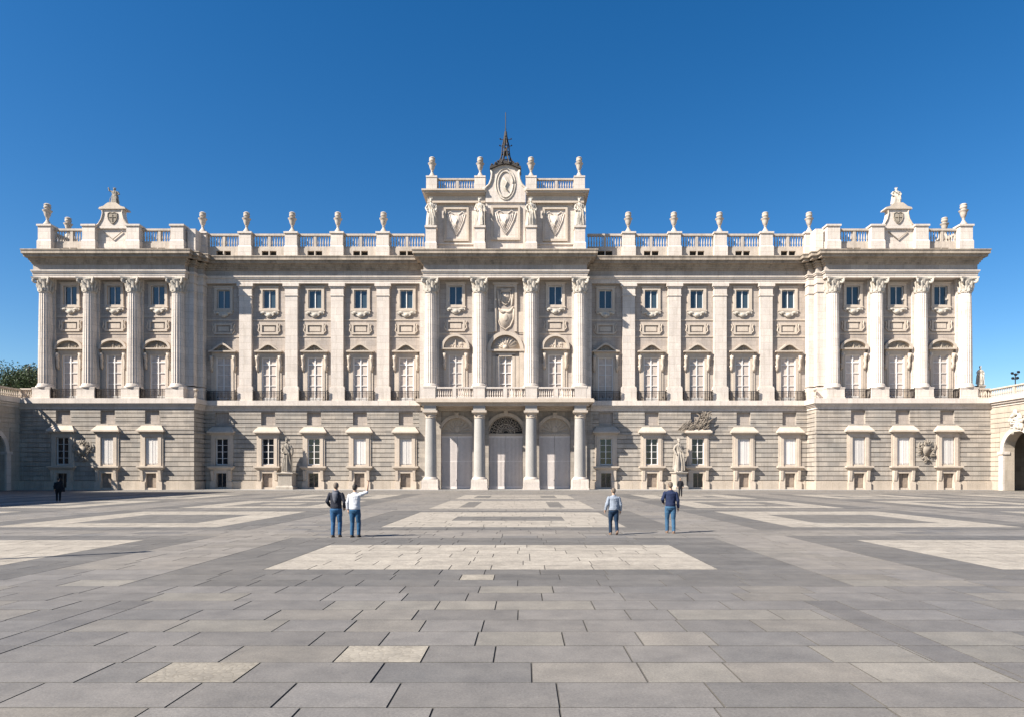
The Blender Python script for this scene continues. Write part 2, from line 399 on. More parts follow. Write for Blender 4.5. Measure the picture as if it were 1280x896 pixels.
# ------------------------------------------------------------------ palace
XC, YB = -2.35, 85.3
PAL = empty('palace', (XC, YB, 0))
tag(PAL, 'long pale limestone royal palace with columns, balustrades and a central attic across the square', 'palace')
PC = 49.7; PP = 5.57
pav_cols = [PC+PP*k for k in (-1.5, -.5, .5, 1.5)]; pav_wins = [PC+PP*k for k in (-1, 0, 1)]
main_pil = [15.9, 21.83, 27.76, 33.7]; main_wins = [12.93, 18.86, 24.8, 30.73, 36.66]
cen_cols = [-9.4, -3.25, 3.25, 9.4]
VP_W, VM_W, VM_G = 1.45, 3.4, 2.9
GW = [(-.8, .8, 3.2, 6.6), (-.65, .65, .3, 2.1)]
def shift_holes(u, hs): return [(u+a, u+b, c, d) for a, b, c, d in hs]
def ghol(us):
    r = []
    for u in us: r += shift_holes(u, GW+[(-.9, .9, 8.3, 9.95)])
    return r
def zoned_courses(mb, u0, u1, holes, vf):
    courses(mb, u0, u1, 1.15, 7.05, holes, vf, 0.59)
    courses(mb, u0, u1, 7.4, 10.15, holes, vf, 0.55)
    mb.box(u0-.05, u1+.05, vf-.1, vf+.3, 7.05, 7.28); mb.box(u0, u1, vf-.02, vf+.3, 7.28, 7.4)
def belt(mb, u0, u1, vf, vb, so=0.5, left=True, right=True):
    """belt course between floors: slab and mouldings, so = overhang"""
    for z0, z1, o in ((10.15, 10.45, .08), (10.45, 10.62, .2), (10.62, 10.8, .34), (10.8, 11.43, so)):
        mb.box(u0-(o if left else 0), u1+(o if right else 0), vf-o, vb, z0, z1)
ENT = [  # z0, z1, projection from frieze plane, which material
    (26.55, 26.85, .02, 'pale'), (26.85, 27.15, .07, 'pale'), (27.15, 27.32, .2, 'pale'), (27.32, 27.45, .28, 'pale'),
    (27.45, 28.2, 0, 'frieze'),
    (28.2, 28.4, .15, 'cornice'), (28.4, 28.62, .32, 'cornice'), (28.62, 28.84, .5, 'cornice'), (28.9, 29.12, .98, 'cornice'), (29.12, 29.22, 1.04, 'cornice'), (29.22, 29.62, 1.22, 'cornice'), (29.62, 29.75, 1.3, 'cornice')]
def entab(mbs, u0, u1, vf, vb, left=True, right=True, proj=(1, 1), dent=False):
    for z0, z1, o, m in ENT:
        mbs[m].box(u0-(o if left else 0)*proj[0], u1+(o if right else 0)*proj[1], vf-o, vb, z0, z1)
    mbs['cornice'].box(u0-(.45 if left else 0), u1+(.45 if right else 0), vf-.72, vb, 28.84, 28.9)
    if dent:
        n = int((u1-u0)/.62)
        for i in range(n):
            x = u0+(i+.5)*(u1-u0)/n; mbs['cornice'].box(x-.14, x+.14, vf-.92, vf-.5, 28.66, 28.84)
for s in (-1, 1):
    side = 'left' if s < 0 else 'right'
    def S(a, b): return (min(s*a, s*b), max(s*a, s*b))
    # ---- pavilion ground storey
    u0, u1 = S(38.9, 60.8)
    mb = MB(); hs = ghol([s*u for u in pav_wins]); zoned_courses(mb, u0, u1, hs, 0)
    # inner return wall, outer return wall
    for uu, nrm in ((s*38.9, -s), (s*60.8, s)):
        ln = 2.9 if nrm == -s else 24
        mb.M = Matrix.Translation((uu, 0, 0)) @ Matrix.Rotation(PI/2*nrm, 4, 'Z')
        a, b = (0.07, ln-.02) if nrm > 0 else (-ln+.02, -0.07)
        zoned_courses(mb, a, b, [], -0.004)
        mb.M = Matrix.Identity(4)
    mb.build('ground_storey_wall', M['rust'], PAL)
    for u in pav_wins: mb = MB(); mb.box(s*u-.9, s*u+.9, .32, .45, 8.3, 9.95); mb.build('blank_panel', M['wall'], PAL)
    mb = MB()
    cuts = [(s*u-.66, s*u+.66, -1, 2) for u in pav_wins]
    holes_wall(mb, u0-.15, u1+.15, 0, 1.0, cuts, -.18, .5); holes_wall(mb, u0-.1, u1+.1, 1.0, 1.15, cuts, -.1, .5)
    a, b = S(38.75, 38.95) ; mb.box(a, b, .5, 2.75, 0, 1.1); a, b = S(60.75, 60.95); mb.box(a, b, .5, 24, 0, 1.1)
    mb.build('plinth', M['plinth'], PAL)
    mb = MB(); belt(mb, u0, u1, 0, 3.3); mb.build('belt_course', M['pale'], PAL)
    # ---- pavilion upper wall
    w0, w1 = S(40.2, 59.2)
    hs = []
    for u in pav_wins: hs += shift_holes(s*u, [(-.97, .97, 11.43, 17.1), (-.85, .85, 23.4, 25.8)])
    mb = MB(); holes_wall(mb, w0, w1, 11.43, 26.55, hs, VP_W, VP_W+.5)
    a, b = S(58.7, 59.19); mb.box(a, b, VP_W+.5, 24, 11.43, 26.55)
    a, b = S(38.92, 40.2); mb.box(a, b, 2.3, 3.9, 11.43, 26.55)
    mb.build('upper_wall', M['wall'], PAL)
    for z0, z1 in ((21.85, 22.02), (19.72, 19.86)): mb = MB(); mb.box(w0, w1, VP_W-.08, VP_W, z0, z1); mb.build('string_course', M['trim'], PAL)
    for u in pav_cols:      # responds behind the columns
        mb = MB(); q = s*u; mb.box(q-.95, q+.95, VP_W-.28, VP_W, 12.9, 25.2); mb.box(q-1.02, q+1.02, VP_W-.34, VP_W, 25.2, 26.55); mb.build('respond', M['pale'], PAL)
    mb = MB(); a, b = S(39.55, 40.75); mb.box(a, b, 1.25, 2.4, 13.2, 25.0); mb.box(a-.08, b+.08, 1.15, 2.4, 25.0, 25.15); mb.box(a-.1, b+.1, 1.1, 2.4, 26.1, 26.55); mb.box(a-.12, b+.12, 1.1, 2.4, 11.43, 13.0)
    mb.box(a-.03, b+.03, 1.2, 2.4, 25.15, 26.1); mb.build('corner_pilaster', M['pale'], PAL); mb = MB()
    a, b = S(38.85, 39.6); mb.box(a, b, 2.2, 3.3, 13.2, 25.0); mb.box(a-.08, b+.08, 2.1, 3.3, 25.0, 25.15); mb.box(a-.1, b+.1, 2.05, 3.3, 26.1, 26.55); mb.box(a-.12, b+.12, 2.05, 3.3, 11.43, 13.0)
    mb.box(a-.03, b+.03, 2.15, 3.3, 25.15, 26.1)
    mb.build('corner_pilaster', M['pale'], PAL)
    # ---- entablature
    mbs = {k: MB() for k in ('pale', 'frieze', 'cornice')}
    entab(mbs, w0, w1, .25, 6, True, True, (.55, 1) if s < 0 else (1, .7))
    a, b = S(39.5, 40.2); 
    for z0, z1, o, m in ENT:
        c, d = S(39.5-o, 40.1); mbs[m].box(c, d, 1.15-o, 5.9, z0, z1-.004)
        c, d = S(38.8-o, 39.6); mbs[m].box(c, d, 2.1-o, 5.8, z0, z1-.008)
    for z0, z1, o, m in ENT:
        c, d = S(57, 59.2+o*.55-.01); mbs[m].box(c, d, 6, 24, z0, z1)
    mbs['pale'].build('architrave', M['pale'], PAL); mbs['frieze'].build('frieze', M['frieze'], PAL); mbs['cornice'].build('cornice', M['cornice'], PAL)
    # ---- main range
    g0, g1 = S(11.2, 38.9)
    mb = MB(); hs = ghol([s*u for u in main_wins]); zoned_courses(mb, g0, g1, hs, VM_G); mb.build('ground_storey_wall', M['rust'], PAL)
    for u in main_wins: mb = MB(); mb.box(s*u-.9, s*u+.9, VM_G+.32, VM_G+.45, 8.3, 9.95); mb.build('blank_panel', M['wall'], PAL)
    mb = MB(); cuts = [(s*u-.66, s*u+.66, -1, 2) for u in main_wins]
    a, b = S(10.9, 38.7); holes_wall(mb, a, b, 0, 1.0, cuts, VM_G-.18, VM_G+.5); holes_wall(mb, a, b, 1.0, 1.15, cuts, VM_G-.1, VM_G+.5)
    mb.build('plinth', M['plinth'], PAL)
    mb = MB(); a, b = S(11.0, 38.8); belt(mb, a, b, VM_G, VM_W+.4, .5, False, False); mb.build('belt_course', M['pale'], PAL)
    hs = []
    for u in main_wins: hs += shift_holes(s*u, [(-.97, .97, 11.43, 17.1), (-.85, .85, 23.4, 25.8)])
    a, b = S(10.2, 38.9)
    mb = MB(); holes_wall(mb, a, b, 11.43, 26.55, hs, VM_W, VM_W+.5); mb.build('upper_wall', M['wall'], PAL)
    for z0, z1 in ((21.85, 22.02), (19.72, 19.86)): mb = MB(); mb.box(a, b, VM_W-.08, VM_W, z0, z1); mb.build('string_course', M['trim'], PAL)
    mbs = {k: MB() for k in ('pale', 'frieze', 'cornice')}
    a, b = S(10.3, 38.85); entab(mbs, a, b, 2.9, 8, False, False)
    mbs['pale'].build('architrave', M['pale'], PAL); mbs['frieze'].build('frieze', M['frieze'], PAL); mbs['cornice'].build('cornice', M['cornice'], PAL)
# ---- centre upper wall
hs = []
for u in (-6.33, 6.33): hs += shift_holes(u, [(-.88, .88, 11.43, 17.1), (-.85, .85, 23.4, 25.8)])
hs += [(-.85, .85, 11.43, 16.9)]
mb = MB(); holes_wall(mb, -10.2, 10.2, 11.43, 26.55, hs, VP_W, VP_W+.5)
for s in (-1, 1): mb.box(min(s*10.18, s*9.7), max(s*10.18, s*9.7), VP_W+.5, VM_W+.2, 11.43, 26.55)
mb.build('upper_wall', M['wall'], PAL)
for z0, z1 in ((21.85, 22.02), (19.72, 19.86)):
    for a, b in ((-9.4, -1.75), (1.75, 9.4)): mb = MB(); mb.box(a, b, VP_W-.08, VP_W, z0, z1); mb.build('string_course', M['trim'], PAL)
for q in cen_cols:
    mb = MB(); mb.box(q-.98, q+.98, VP_W-.28, VP_W, 12.9, 25.2); mb.box(q-1.05, q+1.05, VP_W-.34, VP_W, 25.2, 26.55); mb.build('respond', M['pale'], PAL)
for s in (-1, 1):
    mb = MB(); a = s*10.6; mb.box(a-.45, a+.45, 2.3, 3.6, 11.43, 26.4); mb.build('respond', M['pale'], PAL)
mbs = {k: MB() for k in ('pale', 'frieze', 'cornice')}
entab(mbs, -10.25, 10.25, .25, 8)
mbs['pale'].build('architrave', M['pale'], PAL); mbs['frieze'].build('frieze', M['frieze'], PAL); mbs['cornice'].build('cornice', M['cornice'], PAL)
# core and roof
mb = MB(); mb.box(-59.0, -41.0, 2.6, 26, 0, 29.5); mb.box(41.0, 59.0, 2.6, 26, 0, 29.5); mb.box(-41.0, 41.0, 4.6, 26, 0, 29.5); mb.box(-9.6, 9.6, 2.6, 4.6, 11.5, 29.5)
mb.build('inner_core', M['wall'], PAL)
mb = MB(); mb.box(-60.3, 60.3, 8.2, 27, 29.5, 29.74); mb.box(-59.2, -40.2, 5.5, 8.2, 29.5, 29.72); mb.box(40.2, 59.2, 5.5, 8.2, 29.5, 29.72)
mb.build('roof', M['roof'], PAL)

# ---- columns
def capital(mb, r, z0, z1, w):
    h = z1-z0
    mb.lathe((0, 0, z0), [(r*1.08, 0), (r*1.1, .05*h), (r*.98, .08*h), (r*.98, .35*h), (r*1.05, .6*h), (r*1.3, .86*h)], 20)
    for ring, (zz, n, hh, off) in enumerate(((.05, 8, .38, 0), (.12, 8, .62, PI/8))):
        for k in range(n):
            a = 2*PI*k/n+off
            pts = []; rr = [r*1.03, r*1.1, r*1.3, r*1.42, r*1.36]; zq = [0, .5, .9, 1.0, .88]
            for q, zf in zip(rr, zq): pts.append((q*math.cos(a), q*math.sin(a), z0+h*(zz+hh*zf)))
            mb.tube(pts, [r*.26, r*.26, r*.22, r*.15, r*.08], 6, 0.45)
    for k in range(4):
        a = PI/4+k*PI/2; c = Vector((math.cos(a), math.sin(a), 0)); cz = z0+.76*h; R0 = r*1.5
        pts = []
        for i in range(14):
            t = i/13*2.1*PI*1.3; q = .19*h*(1-i/16)
            p = c*(R0+q*math.sin(t)); pts.append((p.x, p.y, cz-q*math.cos(t)*-1))
        pts = [tuple(c*(r*.95)+Vector((0, 0, z0+.5*h)))]+pts
        mb.tube(pts, .07*h, 6)
    mb.M = mb.M
    p = []; n = 6                                   # concave abacus
    for k in range(4):
        a0 = PI/4+k*PI/2; a1 = a0+PI/2
        A = Vector((math.cos(a0), math.sin(a0)))*w; B = Vector((math.cos(a1), math.sin(a1)))*w
        for i in range(n):
            t = i/n; q = A.lerp(B, t); q *= 1-.22*math.sin(PI*t); p.append(q)
    m = len(p)
    mb.add([(q.x, q.y, z0+.88*h) for q in p]+[(q.x*1.04, q.y*1.04, z1) for q in p],
           [tuple(range(m)), tuple(range(2*m-1, m-1, -1))]+[(i, i+m, (i+1) % m+m, (i+1) % m) for i in range(m)])
col = empty('column', (0, 0, 0), 0, PAL)
mb = MB(); mb.box(-1.1, 1.1, -.9, .55, 11.43, 12.78); mb.box(-1.16, 1.16, -.96, .55, 11.43, 11.62); mb.box(-1.15, 1.15, -.94, .55, 12.7, 12.84); mb.build('pedestal', M['pale'], col)
mb = MB(); mb.lathe((0, 0, 12.84), [(1.08, 0), (1.1, .1), (1.06, .2), (.93, .25), (.95, .36), (.9, .42), (.86, .5)], 28)
o = mb.build('base', M['pale'], col); smooth_by_angle(o)
mb = MB(); prof = []
for i in range(9):
    t = i/8; prof.append((.82*(1-.15*t**1.7), 13.3+t*(24.75-13.3)))
mb.lathe((0, 0, 0), prof, 24, 0.085, 20); mb.build('shaft', M['pale'], col)
mb = MB(); capital(mb, .72, 24.75, 26.56, 1.52); mb.build('capital', M['statue_pale'], col)
first = True
def put(proto, locs):
    for i, L in enumerate(locs):
        if i == 0: proto.location = L
        else: copy_tree(proto, None, L)
put(col, [(s*u, .9, 0) for s in (-1, 1) for u in pav_cols]+[(u, .9, 0) for u in cen_cols])
# ---- pilasters
pil = empty('pilaster', (0, 0, 0), 0, PAL)
mb = MB(); mb.box(-1.0, 1.0, -.12, .45, 11.43, 13.15); mb.box(-1.05, 1.05, -.17, .45, 11.43, 11.65); mb.box(-.95, .95, -.07, .45, 13.15, 13.3); mb.build('pedestal', M['pale'], pil)
mb = MB(); mb.box(-.8, .8, 0, .45, 13.3, 24.95); mb.build('shaft', M['pale'], pil)
mb = MB(); mb.box(-.9, .9, -.08, .45, 24.95, 25.08); mb.box(-.83, .83, -.02, .45, 25.08, 25.95); mb.box(-.92, .92, -.1, .45, 25.95, 26.15); mb.box(-1.05, 1.05, -.22, .45, 26.15, 26.55); mb.build('capital', M['pale'], pil)
put(pil, [(s*u, VM_W-.45, 0) for s in (-1, 1) for u in main_pil])

# ---- ground windows
def ground_window(kind):
    wn = empty('window', (0, 0, 0), 0, PAL)
    mb = MB()
    for s in (-1, 1):
        mb.box(min(s*.8, s*1.22), max(s*.8, s*1.22), -.2, .32, 3.0, 7.1)
        mb.box(min(s*1.22, s*1.42), max(s*1.22, s*1.42), -.12, .2, 3.0, 7.05)
    mb.box(-.8, .8, -.2, .32, 6.6, 7.1)
    mb.box(-.8, .8, -.06, .32, 3.0, 3.2)
    mb.build('frame', M['trim'], wn)
    mb = MB(); mb.box(-1.5, 1.5, -.35, .2, 7.1, 7.28); mb.box(-1.74, 1.74, -.62, .2, 7.28, 7.46); mb.frustum(-1.72, 1.72, -.6, .2, 7.46, -1.25, 1.25, -.2, .2, 8.05)
    mb.build('hood', M['trim'], wn)
    mb = MB(); mb.box(-1.68, 1.68, -.62, .2, 2.82, 3.0); mb.frustum(-1.35, 1.35, -.3, .2, 2.5, -1.62, 1.62, -.56, .2, 2.82)
    mb.build('sill', M['trim'], wn)
    mb = MB()
    for s in (-1, 1):
        a, b = min(s*.65, s*1.3), max(s*.65, s*1.3)
        mb.box(a, b, -.28, .3, 0, 2.499)
        c, d = min(s*.95, s*1.28), max(s*.95, s*1.28)
        mb.frustum(c, d, -.36, -.27, 1.2, c, d, -.52, -.27, 2.45); mb.box(min(s*.7, s*1.42), max(s*.7, s*1.42), -.4, .2, 0, 1.0)
    mb.box(-.65, .65, -.28, .3, 2.1, 2.5); mb.box(-.65, .65, -.22, .3, 0, .3)
    mb.build('bracket', M['trim'], wn)
    mb = MB()
    if kind[0] == 'g':
        mb.box(-.8, .8, .2, .24, 3.2, 6.6); mb.build('pane', M['glass_dark'], wn)
        mb = MB()
        for a in (-.8, -.05, .7): mb.box(a, a+.1, .1, .2, 3.2, 6.6)
        for z in (3.2, 4.0, 4.85, 5.7, 6.5): mb.box(-.7, .7, .12, .19, z, z+(.1 if z in (3.2, 6.5) else .05))
        mb.build('sash', M['white'], wn)
    else:
        mb.box(-.8, .8, .07, .12, 3.2, 6.6)
        for k in range(4): 
            a = -.8+k*.4; mb.box(a+.03, a+.37, .03, .071, 3.3, 6.5)
        for k in range(26): mb.box(-.74, .74, .012, .03, 3.36+k*.12, 3.40+k*.12)
        mb.box(-.03, .03, -.01, .07, 3.2, 6.6); mb.build('shutter', M['shutter'], wn)
    mb = MB()
    if kind[1] == 'd':
        mb.box(-.65, .65, .1, .14, .3, 2.1); mb.build('basement_pane', M['glass_dark'], wn)
        mb = MB(); mb.box(-.04, .04, .03, .1, .3, 2.1); mb.box(-.65, -.57, .03, .1, .3, 2.1); mb.box(.57, .65, .03, .1, .3, 2.1); mb.build('basement_sash', M['brown'], wn)
    else:
        mb.box(-.65, .65, .1, .14, .3, 2.1); mb.box(-.6, -.04, .06, .1, .35, 2.05); mb.box(.04, .6, .06, .1, .35, 2.05); mb.build('basement_door', M['brown'], wn)
    return wn
GWN = {'gd': [], 'gb': [], 'sb': []}
L3 = ['gd', 'gb', 'gd', 'sb', 'sb']       # outermost first on the left; centre first on the right
for u, k in zip(reversed(main_wins), L3): GWN[k].append((-u, VM_G, 0))
for u, k in zip(main_wins, ['gd', 'gb', 'gd', 'sb', 'sb']): GWN[k].append((u, VM_G, 0))
GWN['gd'].append((-pav_wins[2], 0, 0))
for u in (-pav_wins[1], -pav_wins[0], *pav_wins): GWN['sb'].append((u, 0, 0))
for k, locs in GWN.items(): put(ground_window(k), locs)

# ---- first floor balcony windows
def carved(mb, pts, v, rnd, n, r):
    for i in range(n):
        u, z = pts(rnd); mb.ball((u, v, z), (r*rnd.uniform(.5, 1.2), r*.6, r*rnd.uniform(.5, 1.3)), 6, 4)
def balcony_window(style, vrail, hw):
    wn = empty('balcony_window', (0, 0, 0), 0, PAL); rnd = random.Random(3)
    o_ = .88 if style == 'centre' else .97; zt = 17.1
    mb = MB()
    for s in (-1, 1):
        a, b = min(s*o_, s*(o_+.34)), max(s*o_, s*(o_+.34)); mb.box(a, b, -.16, .3, 11.43, 17.3)
        a, b = min(s*(o_+.34), s*(o_+.62)), max(s*(o_+.34), s*(o_+.62)); mb.box(a, b, -.09, .1, 11.43, 17.2)
    mb.box(-o_, o_, -.16, .3, 17.1, 17.3); mb.box(-1.5, 1.5, -.2, .2, 17.3, 17.72)
    mb.build('frame', M['trim'], wn)
    for s in (-1, 1):
        mb = MB(); c = s*(o_+.5)
        mb.tube([(c, -.12, 15.2), (c, -.2, 15.6), (c, -.3, 16.0), (c, -.2, 16.4), (c, -.38, 16.8), (c, -.42, 17.25)], [.08, .2, .14, .22, .2, .26], 8, 1)
        mb.ball((c, -.34, 17.0), .24, 8, 6); mb.ball((c+s*.08, -.2, 15.9), .2, 8, 6)
        mb.build('console', M['trim'], wn, True)
    mb = MB(); W = 1.78; H = {'main': 1.15, 'pav': 1.2, 'centre': 1.75}[style]; z0 = 17.72
    mb.box(-W, W, -.6, .1, z0, z0+.16)
    if style == 'main':
        out = [(-W, z0+.16), (-1.3, z0+.3), (-.8, z0+.72), (-.4, z0+1.02), (0, z0+1.15+.05), (.4, z0+1.02), (.8, z0+.72), (1.3, z0+.3), (W, z0+.16)]
        inn = [(-1.35, z0+.16), (-1.1, z0+.25), (-.72, z0+.52), (-.35, z0+.8), (0, z0+.9), (.35, z0+.8), (.72, z0+.52), (1.1, z0+.25), (1.35, z0+.16)]
    else:
        out = arc(0, z0+.16, W, H); inn = arc(0, z0+.16, W-.3, H-.28)
    mb.strip(inn, out, -.6, .1); mb.build('pediment', M['trim'], wn)
    mb = MB()
    mb.prism(inn, -.2, 0)
    carved(mb, lambda r: (r.gauss(0, .4), z0+.2+abs(r.gauss(0, .25))*H*.6), -.22, rnd, 26, .13)
    mb.tube([(0, -.25, z0+.2), (0, -.3, z0+H*.72)], .09, 6)
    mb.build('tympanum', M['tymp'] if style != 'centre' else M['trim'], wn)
    mb = MB(); mb.box(-o_, o_, .11, .15, 11.43, zt); mb.build('pane', M['blind'], wn)
    mb = MB()
    for a, w_ in ((-o_, .12), (-.06, .12), (o_-.12, .12)): mb.box(a, a+w_, .0, .11, 11.43, zt)
    for z, h in ((11.43, .5), (13.4, .06), (14.8, .06), (16.1, .13), (17.0, .1)): mb.box(-o_+.12, o_-.12, .02, .105, z, z+h)
    mb.build('sash', M['white'], wn)
    if style != 'centre':
        mb = MB(); v = vrail
        mb.box(-hw, hw, v-.03, v+.03, 12.62, 12.68); mb.box(-hw, hw, v-.02, v+.02, 11.55, 11.59); mb.box(-hw, hw, v-.015, v+.015, 12.35, 12.38)
        n = int(hw*2/.15)
        for i in range(n+1):
            x = -hw+i*2*hw/n; r = .021 if i % 6 else .04
            mb.box(x-r, x+r, v-r, v+r, 11.43, 12.62)
        for i in range(3, n, 6):
            x = -hw+i*2*hw/n; mb.lathe((x, v, 11.7), [(.02, 0), (.07, .15), (.03, .35), (.02, .5)], 6)
        for s in (-1, 1):
            mb.box(s*hw-.03, s*hw+.03, v, -.0, 12.62, 12.68)
            for k in range(int(-v/.15)): mb.box(s*hw-.014, s*hw+.014, v+.15*(k+1)-.014, v+.15*(k+1)+.014, 11.43, 12.62)
            mb.ball((s*hw, v, 12.78), .08, 8, 6)
        mb.build('balcony_railing', M['iron'], wn)
    return wn
put(balcony_window('main', -.85, 1.82), [(s*u, VM_W, 0) for s in (-1, 1) for u in main_wins])
put(balcony_window('pav', -1.25, 1.6), [(s*u, VP_W, 0) for s in (-1, 1) for u in pav_wins])
put(balcony_window('centre', 0, 0), [(-6.33, VP_W, 0), (6.33, VP_W, 0)])
# centre window with the big niche arch
wn = empty('balcony_window', (0, VP_W, 0), 0, PAL)
mb = MB()
for s in (-1, 1):
    mb.box(min(s*.85, s*1.2), max(s*.85, s*1.2), -.12, .3, 11.43, 17.1); mb.box(min(s*1.75, s*2.25), max(s*1.75, s*2.25), -.3, .1, 11.43, 17.5)
    mb.box(min(s*1.25, s*1.7), max(s*1.25, s*1.7), -.08, .05, 12.8, 16.9)
mb.box(-1.2, 1.2, -.12, .3, 16.9, 17.3); mb.box(-2.4, 2.4, -.42, .1, 17.5, 17.75)
mb.strip(arc(0, 17.75, 1.85, 1.8), arc(0, 17.75, 2.3, 2.25), -.42, .1)
mb.build('frame', M['trim'], wn)
mb = MB(); mb.prism(arc(0, 17.75, 1.86, 1.81), -.06, 0); rnd = random.Random(5)
for k in range(9):
    a = R(20+k*17.5); mb.tube([(.3*math.cos(a), -.1, 17.85+.3*math.sin(a)), (1.6*math.cos(a), -.1, 17.8+1.55*math.sin(a))], [.03, .08], 6, .4)
mb.ball((0, -.1, 18.0), .35); mb.build('shell_tympanum', M['trim'], wn, True)
mb = MB(); mb.box(-.85, .85, .24, .28, 11.43, 16.9); mb.build('pane', M['blind'], wn)
mb = MB()
for a in (-.85, -.06, .73): mb.box(a, a+.12, .12, .24, 11.43, 16.9)
for z in (11.43, 13.4, 14.8, 16.0, 16.8): mb.box(-.73, .73, .14, .235, z, z+.08)
mb.build('sash', M['white'], wn)

# ---- upper windows + relief panels
uw = empty('upper_window', (0, 0, 0), 0, PAL)
mb = MB()
for s in (-1, 1): mb.box(min(s*.85, s*1.2), max(s*.85, s*1.2), -.16, .3, 22.95, 26.1)
mb.box(-.85, .85, -.16, .3, 25.8, 26.1); mb.box(-1.3, 1.3, -.22, .3, 26.1, 26.25); mb.box(-.85, .85, -.16, .3, 22.95, 23.4)
mb.box(-1.3, 1.3, -.2, .1, 23.05, 23.2)
mb.build('frame', M['trim'], uw)
mb = MB()
pts = [(-1.2, 22.95), (-1.2, 22.75), (-.95, 22.6), (-.7, 22.72), (-.5, 22.45), (-.2, 22.3), (0, 22.22), (.2, 22.3), (.5, 22.45), (.7, 22.72), (.95, 22.6), (1.2, 22.75), (1.2, 22.95)]
mb.prism(pts, -.2, 0); mb.ball((0, -.2, 22.55), (.32, .16, .25)); mb.ball((-.75, -.2, 22.85), (.3, .12, .15)); mb.ball((.75, -.2, 22.85), (.3, .12, .15))
mb.build('apron', M['statue_pale'], uw)
mb = MB(); mb.box(-.85, .85, .2, .24, 23.4, 25.8); mb.build('pane', M['glass_blue'], uw)
mb = MB()
for a in (-.85, -.05, .77): mb.box(a, a+.09, .1, .2, 23.4, 25.8)
for z in (23.4, 25.71): mb.box(-.76, .76, .13, .195, z, z+.09)
mb.build('sash', M['white'], uw)
put(uw, [(s*u, VM_W, 0) for s in (-1, 1) for u in main_wins]+[(s*u, VP_W, 0) for s in (-1, 1) for u in pav_wins]+[(-6.33, VP_W, 0), (6.33, VP_W, 0)])
mb = MB(); 
for s in (-1, 1): mb.box(min(s*.92, s*1.17), max(s*.92, s*1.17), -.16, 0, 20.05, 21.45)
mb.box(-.92, .92, -.16, 0, 21.22, 21.45); mb.box(-.92, .92, -.16, 0, 20.05, 20.28); mb.box(-.7, .7, -.06, 0, 20.45, 21.05)
mb.tube([(1.17, -.08, 20.2), (1.42, -.1, 20.5), (1.3, -.1, 21.0), (1.4, -.08, 21.35)], .09, 6); mb.tube([(-1.17, -.08, 20.2), (-1.42, -.1, 20.5), (-1.3, -.1, 21.0), (-1.4, -.08, 21.35)], .09, 6)
rp = mb.build('relief_panel', M['trim'], PAL)
put(rp, [(s*u, VM_W, 0) for s in (-1, 1) for u in main_wins]+[(s*u, VP_W, 0) for s in (-1, 1) for u in pav_wins]+[(-6.33, VP_W, 0), (6.33, VP_W, 0)])
# ---- centre cartouche panel
ct = empty('cartouche', (0, VP_W, 0), 0, PAL)
mb = MB()
for s in (-1, 1): mb.box(min(s*1.15, s*1.45), max(s*1.15, s*1.45), -.25, 0, 20.0, 25.95)
mb.box(-1.15, 1.15, -.25, 0, 25.65, 25.95); mb.box(-1.6, 1.6, -.32, 0, 25.95, 26.2); mb.box(-2.3, -1.45, -.12, 0, 19.9, 22.5); mb.box(1.45, 2.3, -.12, 0, 19.9, 22.5)
mb.build('frame', M['trim'], ct)
def shield(mb, cx, cz, w, h, v, rnd, rim=.1):
    pts = [(cx+w*x, cz+h*z) for x, z in ((-.95, .8), (-.5, 1.0), (0, .88), (.5, 1.0), (.95, .8), (1.0, .2), (.8, -.4), (.4, -.85), (0, -1.05), (-.4, -.85), (-.8, -.4), (-1, .2))]
    mb.prism([(cx+(p[0]-cx)*.8, cz+(p[1]-cz)*.8) for p in pts], v, v+.2)
    q = [(p[0], v, p[1]) for p in pts+pts[:1]]; mb.tube(q, rim, 6)
    mb.tube([(cx, v-.03, cz-h*.7), (cx, v-.03, cz+h*.6)], rim*.6, 6); mb.tube([(cx-w*.7, v-.03, cz+.1*h), (cx+w*.7, v-.03, cz+.1*h)], rim*.6, 6)
def swag(mb, p, q, sag, v, r):
    pts = [(p[0]+(q[0]-p[0])*t/10, v, p[1]+(q[1]-p[1])*t/10-sag*math.sin(PI*t/10)) for t in range(11)]
    mb.tube(pts, [r*(.5+.8*math.sin(PI*t/10)) for t in range(11)], 7)
rnd = random.Random(9)
mb = MB(); shield(mb, 0, 24.3, .7, .85, -.2, rnd); mb.prism([(-.75, 25.35), (-.5, 25.15), (.5, 25.15), (.75, 25.35), (.4, 25.55), (0, 25.4), (-.4, 25.55)], -.3, -.05)
for s in (-1, 1): swag(mb, (s*1.0, 25.3), (s*.75, 23.2), .1, -.15, .13); swag(mb, (s*1.0, 23.2), (0, 22.6), .35, -.15, .15)
mb.prism([(-1.0, 22.9), (1.0, 22.9), (.95, 21.6), (.6, 20.8), (0, 20.35), (-.6, 20.8), (-.95, 21.6)], -.12, 0)
mb.tube([(-1.05, -.15, 22.9), (-1.0, -.15, 21.6), (-.62, -.15, 20.7), (0, -.15, 20.25), (.62, -.15, 20.7), (1.0, -.15, 21.6), (1.05, -.15, 22.9)], .1, 6)
mb.ball((0, -.15, 21.8), (.35, .15, .5))
mb.build('carving', M['trim'], ct, True).scale = (1, .55, 1)

